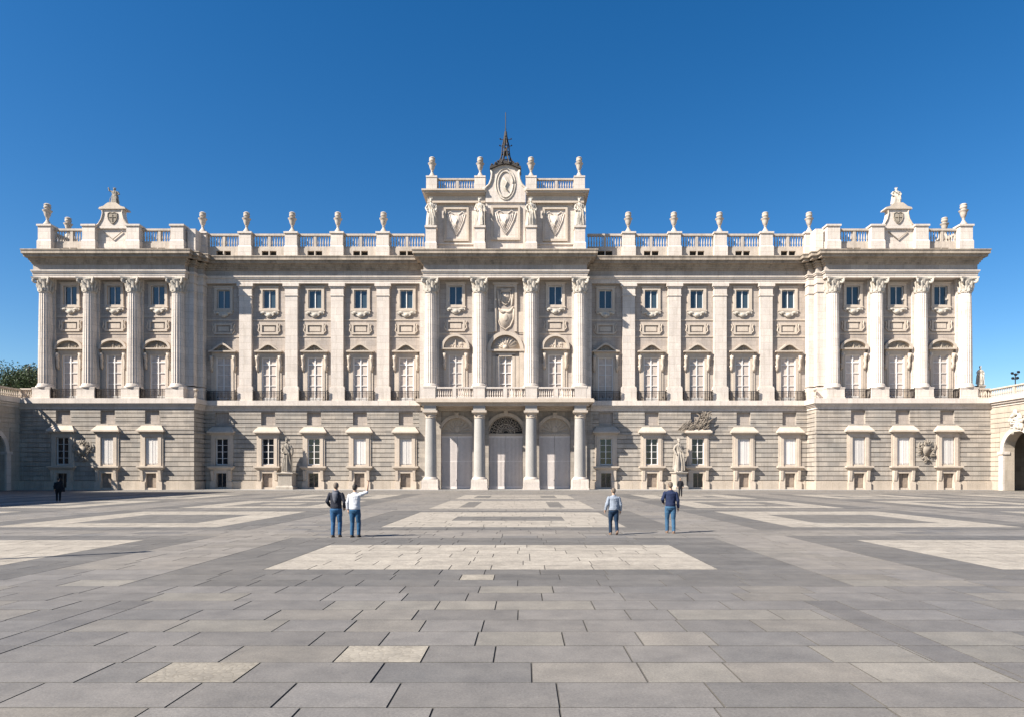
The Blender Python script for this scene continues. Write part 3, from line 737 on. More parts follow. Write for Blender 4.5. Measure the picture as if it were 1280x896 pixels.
# ---- portico
for q in cen_cols: mb = MB(); mb.box(q-1.05, q+1.05, 2.62, 2.9, 0, 10.15); mb.build('portal_pilaster', M['rust'], PAL)
mb = MB()
for cu, a, zs, u0, u1 in ((-6.33, 2.02, 7.2, -11.2, -3.2), (0, 2.3, 7.2, -3.2, 3.2), (6.33, 2.02, 7.2, 3.2, 11.2)):
    arch_wall(mb, u0, u1, 0, 10.16, cu, a, zs, 2.9, 3.8)
mb.build('portal_wall', M['rust'], PAL)
for cu, a in ((-6.33, 2.02), (0, 2.3), (6.33, 2.02)):
    mb = MB(); mb.strip(arc(cu, 7.2, a, a), arc(cu, 7.2, a+.42, a+.42), 2.68, 2.9)
    mb.box(cu-a-.5, cu-a, 2.72, 2.9, 6.85, 7.2); mb.box(cu+a, cu+a+.5, 2.72, 2.9, 6.85, 7.2)
    for s in (-1, 1): mb.box(min(cu+s*a, cu+s*(a+.32)), max(cu+s*a, cu+s*(a+.32)), 2.78, 2.9, 0, 6.85)
    mb.prism([(cu-.18, 7.2+a), (cu+.18, 7.2+a), (cu+.3, 7.9+a), (cu-.3, 7.9+a)], 2.5, 2.9)
    mb.box(cu-a, cu+a, 3.15, 3.5, 6.95, 7.25)
    mb.build('archivolt', M['trim'], PAL)
for cu, a, z1 in ((-6.33, 2.02, 6.95), (0, 2.3, 6.95), (6.33, 2.02, 6.95)):
    dr = empty('portal_door', (cu, 3.3, 0), 0, PAL)
    for s in (-1, 1):
        mb = MB(); x0, x1 = (min(s*.02, s*a), max(s*.02, s*a)); mb.box(x0, x1, .06, .12, .08, z1); mb.build('door_backing', M['blind'], dr); mb = MB()
        n = 13
        for k in range(n): 
            x = x0+(k+.5)*(x1-x0)/n; mb.box(x-.048, x+.048, -.04, .06, .45, z1-.25)
        mb.box(x0, x1, -.02, .06, .08, .45); mb.box(x0, x1, -.02, .06, z1-.25, z1); mb.box(x0, x1, -.03, .06, 3.6, 3.72); mb.ball((s*.14, -.08, 1.25), .06, 8, 6)
        mb.build('door_leaf', M['door'], dr)
    mb = MB(); mb.prism(arc(0, 7.25, a, a-.04), .05, .1)
    if cu == 0:
        mb.build('dark_glass', M['dark'], dr)
        mb = MB(); mb.tube([(p[0], 0, p[1]) for p in arc(0, 7.3, a-.1, a-.14)], .06, 6); mb.tube([(p[0], 0, p[1]) for p in arc(0, 7.3, a*.5, a*.5)], .04, 6)
        rr = random.Random(2)
        for k in range(12):
            t = R(10+k*14.5); mb.tube([(.3*math.cos(t), 0, 7.3+.3*math.sin(t)), (2.15*math.cos(t), 0, 7.3+2.1*math.sin(t))], .02, 5)
            for q in (.75, 1.15, 1.55, 1.9):
                c = (q*math.cos(t+.12), 7.3+q*math.sin(t+.12)); pr = .1+.1*rr.random()
                mb.tube([(c[0]+pr*math.cos(i*.9), 0, c[1]+pr*math.sin(i*.9)) for i in range(7)], .026, 5)
        mb.build('fanlight_grille', M['trim'], dr)
    else:
        for k in range(9):
            t = R(12+k*19.5); mb.tube([(.3*math.cos(t), .03, 7.35+.3*math.sin(t)), (1.65*math.cos(t), .03, 7.35+1.6*math.sin(t))], [.05, .12], 6, .6)
        mb.ball((0, .03, 7.8), (.4, .1, .45)); mb.build('tympanum', M['trim'], dr)
pc = empty('portico_column', (0, 0, 0), 0, PAL)
mb = MB(); mb.box(-1.02, 1.02, -1.02, 1.02, 0, 1.2); mb.box(-1.08, 1.08, -1.08, 1.08, 0, .25); mb.box(-.98, .98, -.98, .98, 1.2, 1.35); mb.build('pedestal', M['pale'], pc)
mb = MB(); mb.lathe((0, 0, 1.35), [(.92, 0), (.93, .1), (.88, .18), (.8, .22), (.78, .3)], 28); o = mb.build('base', M['pale'], pc); smooth_by_angle(o)
mb = MB(); mb.lathe((0, 0, 0), [(.74*(1-.12*(i/6)**1.6), 1.6+i/6*(9.0-1.6)) for i in range(7)], 32); o = mb.build('shaft', M['granite'], pc); smooth_by_angle(o)
mb = MB(); mb.lathe((0, 0, 9.0), [(.68, 0), (.72, .06), (.66, .1), (.66, .45), (.72, .52), (.86, .7)], 28); mb.box(-.92, .92, -.92, .92, 9.7, 9.95); mb.box(-.86, .86, -.86, .86, 9.62, 9.7)
mb.lathe((0, 0, 9.0), [(.66, .1), (.75, .3), (.66, .45)], 12)
mb.build('capital', M['trim'], pc)
mb = MB(); mb.box(-.75, .75, -.75, 1.9, 9.95, 10.55); mb.build('impost_block', M['granite'], pc)
put(pc, [(u, .7, 0) for u in cen_cols])
mb = MB()
mb.box(-10.5, 10.5, -.05, 3.2, 10.55, 10.8); mb.box(-10.8, 10.8, -.25, 3.2, 10.8, 10.95); mb.box(-11.1, 11.1, -.5, 3.0, 10.95, 11.3); mb.box(-11.0, 11.0, -.42, 3.1, 11.3, 11.43)
mb.box(-10.9, 10.9, 2.3, 3.1, 10.16, 10.55)
mb.build('portico_slab', M['trim'], PAL)
mb = MB(); mb.box(-11.0, 11.0, 2.9, 4.5, 10.16, 11.42); mb.build('belt_course', M['trim'], PAL)
mb = MB()
xs = [-10.5]+cen_cols+[10.5]
for i, (a, b) in enumerate(zip([-10.4, -8.75, -2.6, 3.9, 10.05][:0]+[-8.35, -2.2, 4.3], [-4.3, 2.2, 8.35])):
    mb.M = Matrix.Identity(4)
for a, b in ((-8.7, -6.55), (-6.1, -3.95), (-2.55, -.25), (.25, 2.55), (3.95, 6.1), (6.55, 8.7)):
    balustrade(mb, (a, -.2), (b, -.2), 11.43, 1.4, 0, .16, .26, False, .9)
for x in (-6.33, 0, 6.33): mb.box(x-.24, x+.24, -.4, 0, 11.43, 12.86)
for q in cen_cols: mb.box(q-.72, q+.72, -.42, .04, 11.43, 12.9); mb.box(q-.8, q+.8, -.46, .04, 12.76, 12.95)
for s in (-1, 1): balustrade(mb, (s*10.3, .1), (s*10.3, 2.6), 11.43, 1.4, 0, .16, .3, False); mb.box(s*10.35-.3, s*10.35+.3, -.4, .1, 11.43, 12.9)
mb.build('balcony_balustrade', M['pale'], PAL)
# ---- small ledge balustrades by the pavilion corners
for s in (-1, 1):
    mb = MB(); balustrade(mb, (s*59.3, .2) if s > 0 else (s*60.7, .2), (s*60.7, .2) if s > 0 else (s*59.3, .2), 11.43, 1.3, 0, .15, .27, False)
    balustrade(mb, (s*60.6, .4), (s*60.6, 12), 11.43, 1.3, 0, .15, .3, False); mb.build('ledge_balustrade', M['trim'], PAL)
    mb = MB(); balustrade(mb, (s*39.05, .5), (s*39.05, 1.1), 11.43, 1.3, 0, .15, .27, False); mb.build('ledge_balustrade', M['trim'], PAL)

# ---- roof balustrade
def pier(mb, u, v, w=.78, zt=33.2, zb=29.75, d=.6, top=True):
    mb.box(u-w-.1, u+w+.1, v-d-.08, v+d, zb, zb+1.5); mb.frustum(u-w-.1, u+w+.1, v-d-.08, v+d, zb+1.5, u-w, u+w, v-d, v+d, zb+1.7)
    mb.box(u-w, u+w, v-d, v+d, zb+1.7, zt-.22); mb.box(u-w-.13, u+w+.13, v-d-.13, v+d+.1, zt-.22, zt)
for s in (-1, 1):
    pts = [10.6]+main_pil+[38.8]
    bays = [(a+(.78 if a > 11 else 0), b-(.78 if b < 38 else 0), 3.5, 1.9) for a, b in zip(pts[:-1], pts[1:])]
    bays += [(a+.8, b-.8, 1.5, 1.85) for a, b in ((pav_cols[0], pav_cols[1]), (pav_cols[2], pav_cols[3]))]
    for a, b, v, hh in bays:
        u0, u1 = min(s*a, s*b), max(s*a, s*b); m = (u0+u1)/2; zt = 30.85 if v > 2 else 30.6
        mb = MB(); balustrade(mb, (u0, v), (u1, v), 31.2, hh, 0, .2, .33)
        holes_wall(mb, u0, u1, 29.75, 31.2, [(m-.95, m-.08, 30.2, zt), (m+.08, m+.95, 30.2, zt)], v-.25, v+.25)
        mb.build('roof_balustrade', M['urn'], PAL)
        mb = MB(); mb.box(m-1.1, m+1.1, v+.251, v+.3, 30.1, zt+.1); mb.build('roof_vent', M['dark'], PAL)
    def one_pier(*a):
        mb = MB(); pier(mb, *a); mb.build('roof_pier', M['pale'], PAL)
    for u in main_pil: one_pier(s*u, 3.4)
    one_pier(s*39.4, 3.4, .7, 33.2)
    for u in pav_cols: one_pier(s*u, 1.2, .8, 33.35)
    one_pier(s*58.3, 5.5, .7, 33.3)
    mb = MB(); mb.box(min(s*39.3, s*40.3), max(s*39.3, s*40.3), 1.2, 3.2, 29.75, 33.0); mb.build('roof_parapet', M['pale'], PAL)
    mb = MB(); a, b = (s*58.2, 2.0), (s*58.2, 4.8); balustrade(mb, a, b, 31.2, 1.85, 0, .2, .35); mb.box(s*58.2-.25, s*58.2+.25, 1.9, 4.8, 29.75, 31.2)
    mb.build('roof_balustrade', M['urn'], PAL)
    # pavilion gable with scrolled sides
    g = empty('roof_gable', (s*PC, 1.2, 0), 0, PAL)
    mb = MB(); mb.box(-2.0, 2.0, -.1, 1.0, 29.75, 31.1); mb.box(-1.98, 1.98, 0, .9, 31.1, 33.0)
    cur = [(2.2, 33.1), (1.75, 33.5), (1.4, 34.1), (1.22, 34.8), (1.2, 35.4)]
    mb.prism([(-x, z) for x, z in cur]+[(x, z) for x, z in reversed(cur)], -.15, .8)
    mb.box(-2.3, 2.3, -.25, .9, 32.95, 33.12)
    mb.build('gable_wall', M['pale'], g)
    mb = MB()
    tp = [(-1.7, 35.4), (1.7, 35.4), (1.6, 35.62), (1.1, 35.75), (.8, 36.0), (.5, 36.2), (-.5, 36.2), (-.8, 36.0), (-1.1, 35.75), (-1.6, 35.62)]
    mb.prism(tp, -.35, .95)
    for q in (-1, 1):
        mb.tube([(q*x, -.18, z) for x, z in ((2.25, 33.2), (1.75, 33.55), (1.4, 34.15), (1.22, 34.9), (1.3, 35.3))], .11, 6)
    mb.build('gable_cap', M['trim'], g)
    mb = MB(); shield(mb, 0, 34.3, .6, .7, -.2, rnd, .07); mb.tube([(-1.2, -.12, 32.6), (0, -.12, 31.6), (1.2, -.12, 32.6)], .06, 6)
    mb.build('gable_carving', M['tymp'], g)

# ---- central attic
at = empty('attic', (0, 0, 0), 0, PAL)
mb = MB(); mb.box(-9.95, 9.95, 2.2, 6.5, 29.75, 36.5)
for q in cen_cols: mb.box(q-.62, q+.62, 1.85, 2.2, 29.75, 36.5)
mb.box(-9.9, 9.9, 2.05, 2.2, 31.3, 31.5); mb.box(-9.9, 9.9, 1.95, 2.2, 29.75, 30.0)
mb.box(-2.55, 2.55, 1.75, 2.2, 29.75, 36.5)
mb.build('attic_wall', M['pale'], at)
for s in (-1, 1):
    mb = MB()
    for z0, z1, o in ((36.5, 36.75, .05), (36.75, 37.45, 0), (37.45, 37.6, .25), (37.6, 37.85, .5), (37.85, 38.05, .68)):
        mb.box(min(s*2.6, s*(9.95+o)), max(s*2.6, s*(9.95+o)), 1.75-o, 6.5+o, z0, z1)
    mb.build('attic_cornice', M['trim'], at)
for cx, hw in ((-6.33, 1.6), (6.33, 1.6), (0, 1.85)):
    mb = MB(); vb = 2.2 if cx else 1.75
    for s in (-1, 1): mb.box(min(cx+s*(hw-.28), cx+s*hw), max(cx+s*(hw-.28), cx+s*hw), vb-.22, vb, 31.7, 36.1)
    mb.box(cx-hw+.28, cx+hw-.28, vb-.22, vb, 35.8, 36.1); mb.box(cx-hw+.28, cx+hw-.28, vb-.22, vb, 31.7, 32.0)
    mb.build('panel_frame', M['trim'], at)
for cx, k in ((-6.33, 1), (6.33, 1), (0, 1.15)):
    mb = MB(); vb = 2.12 if cx else 1.66
    mb.prism([(cx-.55*k, 35.0), (cx+.55*k, 35.0), (cx+.5*k, 33.9), (cx, 33.1), (cx-.5*k, 33.9)], vb+.02, vb+.1)
    for q, rr_, dz in ((1.15, .07, 0), (.85, .05, .25), (.62, .045, .5)):
        mb.tube([(cx-q*k, vb+.06, 35.25-dz*.4), (cx-q*k*.8, vb+.04, 34.3), (cx-q*k*.35, vb+.04, 33.1+dz), (cx, vb+.03, 32.5+dz), (cx+q*k*.35, vb+.04, 33.1+dz), (cx+q*k*.8, vb+.04, 34.3), (cx+q*k, vb+.06, 35.25-dz*.4)], rr_*k, 7)
    for q in (-1, 1): mb.tube([(cx+q*.3, vb+.05, 35.1), (cx+q*.75, vb+.03, 35.5), (cx+q*1.05, vb+.05, 35.35), (cx+q*.95, vb+.05, 35.1)], .06, 6)
    mb.tube([(cx-.15, vb, 34.8), (cx+.12, vb, 34.4), (cx-.1, vb, 34.0), (cx+.08, vb, 33.6)], .07, 6)
    mb.build('panel_carving', M['pale'], at, True)
mb = MB()      # central gable above the attic
cur = [(2.55, 36.5), (2.55, 38.1), (2.3, 38.5), (1.95, 38.9), (1.72, 39.5), (1.65, 40.2), (1.7, 40.7), (1.3, 40.95), (.7, 41.25)]
mb.prism([(-x, z) for x, z in cur]+[(0, 41.35)]+[(x, z) for x, z in reversed(cur)], 1.55, 3.2)
mb.build('gable_wall', M['pale'], at)
mb = MB()
for q in (-1, 1): mb.tube([(q*x, 1.5, z) for x, z in ((2.75, 37.9), (2.5, 38.35), (2.05, 38.75), (1.8, 39.4), (1.72, 40.1), (1.8, 40.6))], .15, 8); mb.ball((q*2.7, 1.5, 38.05), .32)
mb.tube([(.95*math.cos(t*PI/12), 1.5, 38.75+1.65*math.sin(t*PI/12)) for t in range(25)], .09, 8); mb.tube([(1.25*math.cos(t*PI/12), 1.5, 38.8+2.0*math.sin(t*PI/12)) for t in range(25)], .06, 8)
mb.ball((0, 1.58, 38.8), (.62, .07, 1.2)); mb.tube([(-.3, 1.46, 39.6), (.2, 1.44, 39.0), (-.1, 1.44, 38.4), (.3, 1.46, 37.9)], .1, 6)
mb.build('gable_carving', M['statue_pale'], at, True)
mb = MB()
pts = [(-2.0, 40.65), (-1.95, 40.95), (-1.5, 41.15), (-1.0, 41.5), (0, 41.75), (1.0, 41.5), (1.5, 41.15), (1.95, 40.95), (2.0, 40.65), (1.4, 40.85), (.8, 41.15), (0, 41.3), (-.8, 41.15), (-1.4, 40.85)]
mb.strip([(-2.0, 40.62), (-1.4, 40.85), (-.8, 41.12), (0, 41.28), (.8, 41.12), (1.4, 40.85), (2.0, 40.62)], [(-1.95, 40.95), (-1.45, 41.15), (-.9, 41.45), (0, 41.7), (.9, 41.45), (1.45, 41.15), (1.95, 40.95)], 1.2, 3.3)
rr = random.Random(4)
for k in range(30):
    x = rr.uniform(-1.9, 1.9); z = 41.6-.2*abs(x)**1.6+rr.uniform(-.1, .15); mb.ball((x, rr.uniform(1.2, 1.6), z), rr.uniform(.1, .2), 6, 4)
mb.build('gable_cap', M['rustiron'], at)
for s in (-1, 1):
    for u in (3.25, 9.4): mb = MB(); pier(mb, s*u, 2.0, .58, 39.8, 38.05, .55); mb.build('attic_pier', M['pale'], at)
    mb = MB(); a, b = min(s*3.85, s*8.8), max(s*3.85, s*8.8); balustrade(mb, (a, 2.1), (b, 2.1), 38.05, 1.45, .2, .18, .3)
    mb.build('attic_balustrade', M['urn'], at); mb = MB()
    balustrade(mb, (s*9.5, 2.6), (s*9.5, 6.0), 38.05, 1.45, .2, .18, .33)
    mb.build('attic_balustrade', M['urn'], at)
for q in cen_cols:
    mb = MB(); mb.box(q-.75, q+.75, .55, 1.85, 29.75, 31.0); mb.frustum(q-.75, q+.75, .55, 1.85, 31.0, q-.65, q+.65, .65, 1.85, 31.2); mb.box(q-.65, q+.65, .65, 1.85, 31.2, 32.95); mb.box(q-.75, q+.75, .52, 1.85, 32.95, 33.2)
    mb.build('statue_pedestal', M['pale'], at)
# ---- spire
sp = empty('spire', (0, 2.2, 41.6), 0, PAL)
mb = MB()
for k in range(8):
    a = PI/8+k*PI/4; c, s_ = math.cos(a), math.sin(a)
    mb.tube([(r*c, r*s_, z) for r, z in ((1.25, -.3), (.95, .2), (.62, .8), (.5, 1.5), (.46, 2.3), (.3, 2.9), (.16, 3.6), (.08, 4.2))], .075, 6)
mb.build('bell_cage', M['rustiron'], sp)
mb = MB()
for r, z in ((.95, .2), (.52, 1.45), (.46, 2.3), (.2, 3.4)):
    mb.tube([(r*math.cos(t*PI/8), r*math.sin(t*PI/8), z) for t in range(17)], .06, 6)
for z, L in ((2.3, .75), (3.15, .7)):
    for k in range(4):
        a = k*PI/2; mb.tube([(.2*math.cos(a), .2*math.sin(a), z), (L*math.cos(a), L*math.sin(a), z+.06)], .04, 5); mb.ball((L*math.cos(a), L*math.sin(a), z+.12), .1, 6, 4)
mb.build('ring', M['iron'], sp)
mb = MB(); mb.lathe((0, 0, 1.2), [(.42, 0), (.38, .12), (.26, .45), (.22, .7), (.1, .82)], 16); mb.build('bell', M['rustiron'], sp, True)
mb = MB(); mb.lathe((0, 0, 3.0), [(.2, 0), (.24, .2), (.1, .5), (.13, .9), (.05, 1.3), (.09, 1.45), (.055, 1.7), (.05, 3.6), (.02, 3.7)], 10); mb.build('finial', M['rustiron'], sp, True)

# ---- wall trophies
def trophy(name, u, z, w, h, v, seed, up=False):
    r = random.Random(seed); mb = MB()
    def leaf(x, z_, a, L, t0=.09):
        c = r.uniform(-.9, .9); pts = []
        for i in range(5):
            t = i/4; aa = a+c*t; pts.append((x+L*t*math.cos(aa), -.14-.12*math.sin(PI*t), z_+L*t*math.sin(aa)))
        mb.tube(pts, [t0*.7, t0, t0*.9, t0*.6, t0*.25], 6, .7)
    if not up:
        mb.prism([(-.45, .55), (.45, .55), (.5, 0), (.25, -.5), (0, -.75), (-.25, -.5), (-.5, 0)], -.25, 0)
        for k in range(34):
            a = r.uniform(0, 2*PI); q = r.uniform(.22, .36)
            leaf(w*q*math.cos(a), h*q*math.sin(a), a+r.uniform(-.5, .5), r.uniform(.3, .62), r.uniform(.05, .1))
        for q in (-1, 1): mb.tube([(q*.5, -.15, -.6), (q*w*.5, -.2, h*.2), (q*w*.42, -.2, h*.38)], [.05, .09, .05], 6)
        for k in range(4): leaf(0, h*.3, PI/2+r.uniform(-.5, .5), .6, .09); leaf(0, -h*.25, -PI/2+r.uniform(-.3, .3), .8, .08)
        return mb.build(name, M['carving_mid'], PAL, True, 0, (u, v, z))
    for k in range(120):
        t = r.random()**.7; x = -w*.5+w*t*.95; top = h*(.1+.9*min(1, t*1.2)**1.3); zz = r.uniform(0, top*.8)
        leaf(x, zz, r.uniform(.5, 1.6), r.uniform(.4, .8), r.uniform(.06, .12))
    for k in range(9):
        x = r.uniform(-.35, .4)*w; mb.tube([(x-.7, -.2, 0), (x+.2, -.32, h*r.uniform(.55, .95)*min(1, x/w+.75))], [.1, .05], 6)
    return mb.build(name, M['carving'], PAL, True, 0, (u, v, z))
trophy('wall_trophy', -52.75, 4.9, 2.3, 2.9, .0, 1)
trophy('wall_trophy', 52.6, 4.9, 2.2, 2.8, .0, 2)
trophy('hood_trophy', 24.3, 7.62, 4.3, 2.6, VM_G-.25, 3, True)

# ------------------------------------------------------------------ urns on the roof
URN = [(.5, 0), (.5, .06), (.46, .12), (.4, .2), (.27, .4), (.17, .6), (.15, .7), (.21, .78), (.17, .86), (.27, 1.0), (.37, 1.25), (.43, 1.5), (.46, 1.62), (.58, 1.72), (.6, 1.82), (.36, 1.9), (.3, 1.98), (.42, 2.1), (.45, 2.25), (.38, 2.38), (.42, 2.45), (.43, 2.55), (.3, 2.66), (.12, 2.72)]
ur = None
def urn(x, y, z, label, k=1.0):
    global ur
    if ur is None:
        ur = empty('roof_urn'); mb = MB(); mb.box(-.45, .45, -.45, .45, 0, .1); mb.lathe((0, 0, .1), [p for p in URN[:15]], 18); o = mb.build('bowl', M['urn'], ur); smooth_by_angle(o, 50)
        mb = MB(); mb.lathe((0, 0, .1), URN[15:], 18); o = mb.build('lid', M['urn'], ur); smooth_by_angle(o, 50); t = ur
    else: t = copy_tree(ur)
    t.location = (XC+x, YB+y, z); t.scale = (k*.92, k*.92, k*.98)
    tag(t, label, 'urn', 'stone urns on the roof')
ords = ['nearest the central attic', 'second from the central attic', 'third from the central attic', 'fourth from the central attic']
for s, sd in ((-1, 'left'), (1, 'right')):
    for i, u in enumerate(main_pil):
        urn(s*u, 3.4, 33.2, f'stone urn on the {sd} range of the roof balustrade, {ords[i]}')
    urn(s*39.4, 3.4, 33.2, f'stone urn at the inner corner of the {sd} pavilion roof')
    urn(s*pav_cols[3], 1.2, 33.35, f'large stone urn on the outer front corner of the {sd} pavilion roof', 1.03)
    urn(s*58.3, 5.5, 33.3, f'smaller looking stone urn behind the balustrade of the {sd} pavilion', 1.0)
    urn(s*9.4, 2.0, 39.8, f'stone urn on the outer {sd} pier of the raised central attic', .96)
    urn(s*3.25, 2.0, 39.8, f'stone urn beside the iron spire on its {sd}', .96)

# ------------------------------------------------------------------ stone statues
def statue(name, loc, h, label, mat, seed, arm='hold', rz=0, ped=None, group=None):
    """draped standing figure facing the square (-y), total height h, built as one body on its plinth"""
    r = random.Random(seed); root = empty(name, loc, rz); mb = MB(); k = h/1.9
    def P(x, y, z): return (x*k, y*k, z*k)
    mb.stack([(x*k, y*k, z*k, a*k, b*k) for x, y, z, a, b in (
        (0, 0, 0.0, .30, .24), (0, 0, .1, .29, .23), (.01, 0, .4, .25, .2), (.03, 0, .7, .23, .19), (.04, -.01, .92, .22, .18), (.02, 0, 1.08, .17, .14), (0, 0, 1.25, .2, .14), (-.01, 0, 1.42, .23, .13), (-.01, 0, 1.5, .14, .1), (-.01, 0, 1.54, .065, .065), (-.01, -.01, 1.62, .06, .06))], 48, .09, 9)
    mb.ball(P(-.01, -.02, 1.71), (.085*k, .1*k, .125*k)); mb.ball(P(-.01, -.115, 1.7), (.018*k, .03*k, .03*k), 6, 5)
    mb.ball(P(-.01, .02, 1.76), (.1*k, .1*k, .09*k)); mb.ball(P(-.01, -.08, 1.62), (.06*k, .05*k, .06*k))
    for q in range(6):
        a = q*PI/3; mb.tube([P(-.01+.08*math.cos(a), .08*math.sin(a), 1.8), P(-.01+.1*math.cos(a), .1*math.sin(a), 1.9)], [.025*k, .012*k], 6)
    if arm == 'hold':
        mb.tube([P(-.22, 0, 1.42), P(-.32, -.02, 1.15), P(-.2, -.2, 1.02), P(-.08, -.25, 1.08)], [.075*k, .07*k, .05*k, .04*k], 8)
        mb.tube([P(.2, 0, 1.42), P(.33, .03, 1.18), P(.36, -.1, .95), P(.36, -.16, .9)], [.075*k, .07*k, .05*k, .04*k], 8)
        mb.tube([P(.37, -.16, 0), P(.36, -.16, 1.3)], [.025*k, .02*k], 6)
    elif arm == 'up':
        mb.tube([P(-.2, 0, 1.42), P(-.36, -.05, 1.5), P(-.4, -.1, 1.75), P(-.4, -.1, 1.85)], [.075*k, .065*k, .05*k, .04*k], 8)
        mb.tube([P(.2, 0, 1.42), P(.32, 0, 1.15), P(.22, -.15, 1.0), P(.1, -.2, .95)], [.075*k, .07*k, .05*k, .04*k], 8)
    else:
        mb.tube([P(-.2, 0, 1.42), P(-.34, 0, 1.2), P(-.26, -.12, .98), P(-.2, -.15, .92)], [.08*k, .07*k, .05*k, .04*k], 8)
        mb.tube([P(.2, 0, 1.42), P(.34, 0, 1.2), P(.28, -.12, .98), P(.2, -.16, 1.02)], [.08*k, .07*k, .05*k, .04*k], 8)
    # cloak thrown over the shoulder and falling behind
    mb.tube([P(-.2, -.1, 1.45), P(.0, -.17, 1.25), P(.2, -.2, 1.0), P(.27, -.12, .6), P(.28, 0, .15)], [.07*k, .075*k, .08*k, .09*k, .1*k], 8, .6)
    mb.tube([P(-.1, .1, 1.45), P(-.15, .17, .9), P(-.2, .18, .1)], [.1*k, .15*k, .18*k], 8, .6)
    for q in range(7):
        x = r.uniform(-.22, .22); mb.tube([P(x*.6, -.15, 1.0), P(x*1.1, -.235, .5), P(x*1.2, -.24, .04)], [.015*k, .03*k, .035*k], 6)
    mb.build('figure', mat, root, True, .010*k)
    mb = MB()
    if ped:
        w_, hp = ped
        mb.box(-w_, w_, -w_, w_, -hp, -hp+.35); mb.frustum(-w_, w_, -w_, w_, -hp+.35, -w_*.82, w_*.82, -w_*.82, w_*.82, -hp+.55)
        mb.box(-w_*.8, w_*.8, -w_*.8, w_*.8, -hp+.55, -.35); mb.frustum(-w_*.82, w_*.82, -w_*.82, w_*.82, -.35, -w_*.98, w_*.98, -w_*.98, w_*.98, -.2)
        mb.box(-w_*.98, w_*.98, -w_*.98, w_*.98, -.2, -.06); mb.lathe((0, 0, -.06), [(w_*.7, 0), (w_*.62, .1)], 16)
        mb.build('pedestal', M['statue_mid'], root)
    else:
        mb.lathe((0, 0, -.005), [(.32*k, 0), (.32*k, .04*k)], 16); mb.build('plinth', mat, root)
    return tag(root, label, 'statue', group)
G = 'statues standing along the central attic'
statue('roof_statue', (XC-9.4, YB+1.15, 33.2), 3.75, 'pale stone statue at the left end of the central attic', M['statue_pale'], 1, 'low', .1, None, G)
statue('roof_statue', (XC-3.25, YB+1.15, 33.2), 3.75, 'pale stone statue on the attic, just left of the middle carved shield', M['statue_pale'], 2, 'hold', -.2, None, G)
statue('roof_statue', (XC+3.25, YB+1.15, 33.2), 3.75, 'pale stone statue on the attic, just right of the middle carved shield', M['statue_pale'], 3, 'low', .2, None, G)
statue('roof_statue', (XC+9.4, YB+1.15, 33.2), 3.75, 'pale stone statue at the right end of the central attic', M['statue_pale'], 4, 'hold', 0, None, G)
statue('gable_statue', (XC-PC, YB+1.5, 36.15), 2.2, 'brown weathered figure crowning the gable of the left pavilion', M['statue'], 5, 'up', 0, None).scale = (1.5, 1.3, 1)
statue('gable_statue', (XC+PC, YB+1.5, 36.15), 2.2, 'pale stone figure crowning the gable of the right pavilion', M['statue_pale'], 6, 'low', 0, None).scale = (1.5, 1.3, 1)
statue('statue', (-30.2, 87.0, 2.25), 4.5, 'weathered robed king statue on a square pedestal against the left ground floor', M['statue'], 7, 'hold', 0, (1.25, 2.25)).scale = (.88, .88, 1)
statue('statue', (19.75, 87.0, 2.35), 4.4, 'robed stone statue on a pedestal beneath the carved trophy, right of the portico', M['statue_mid'], 8, 'low', .25, (1.0, 2.35)).scale = (.88, .88, 1)

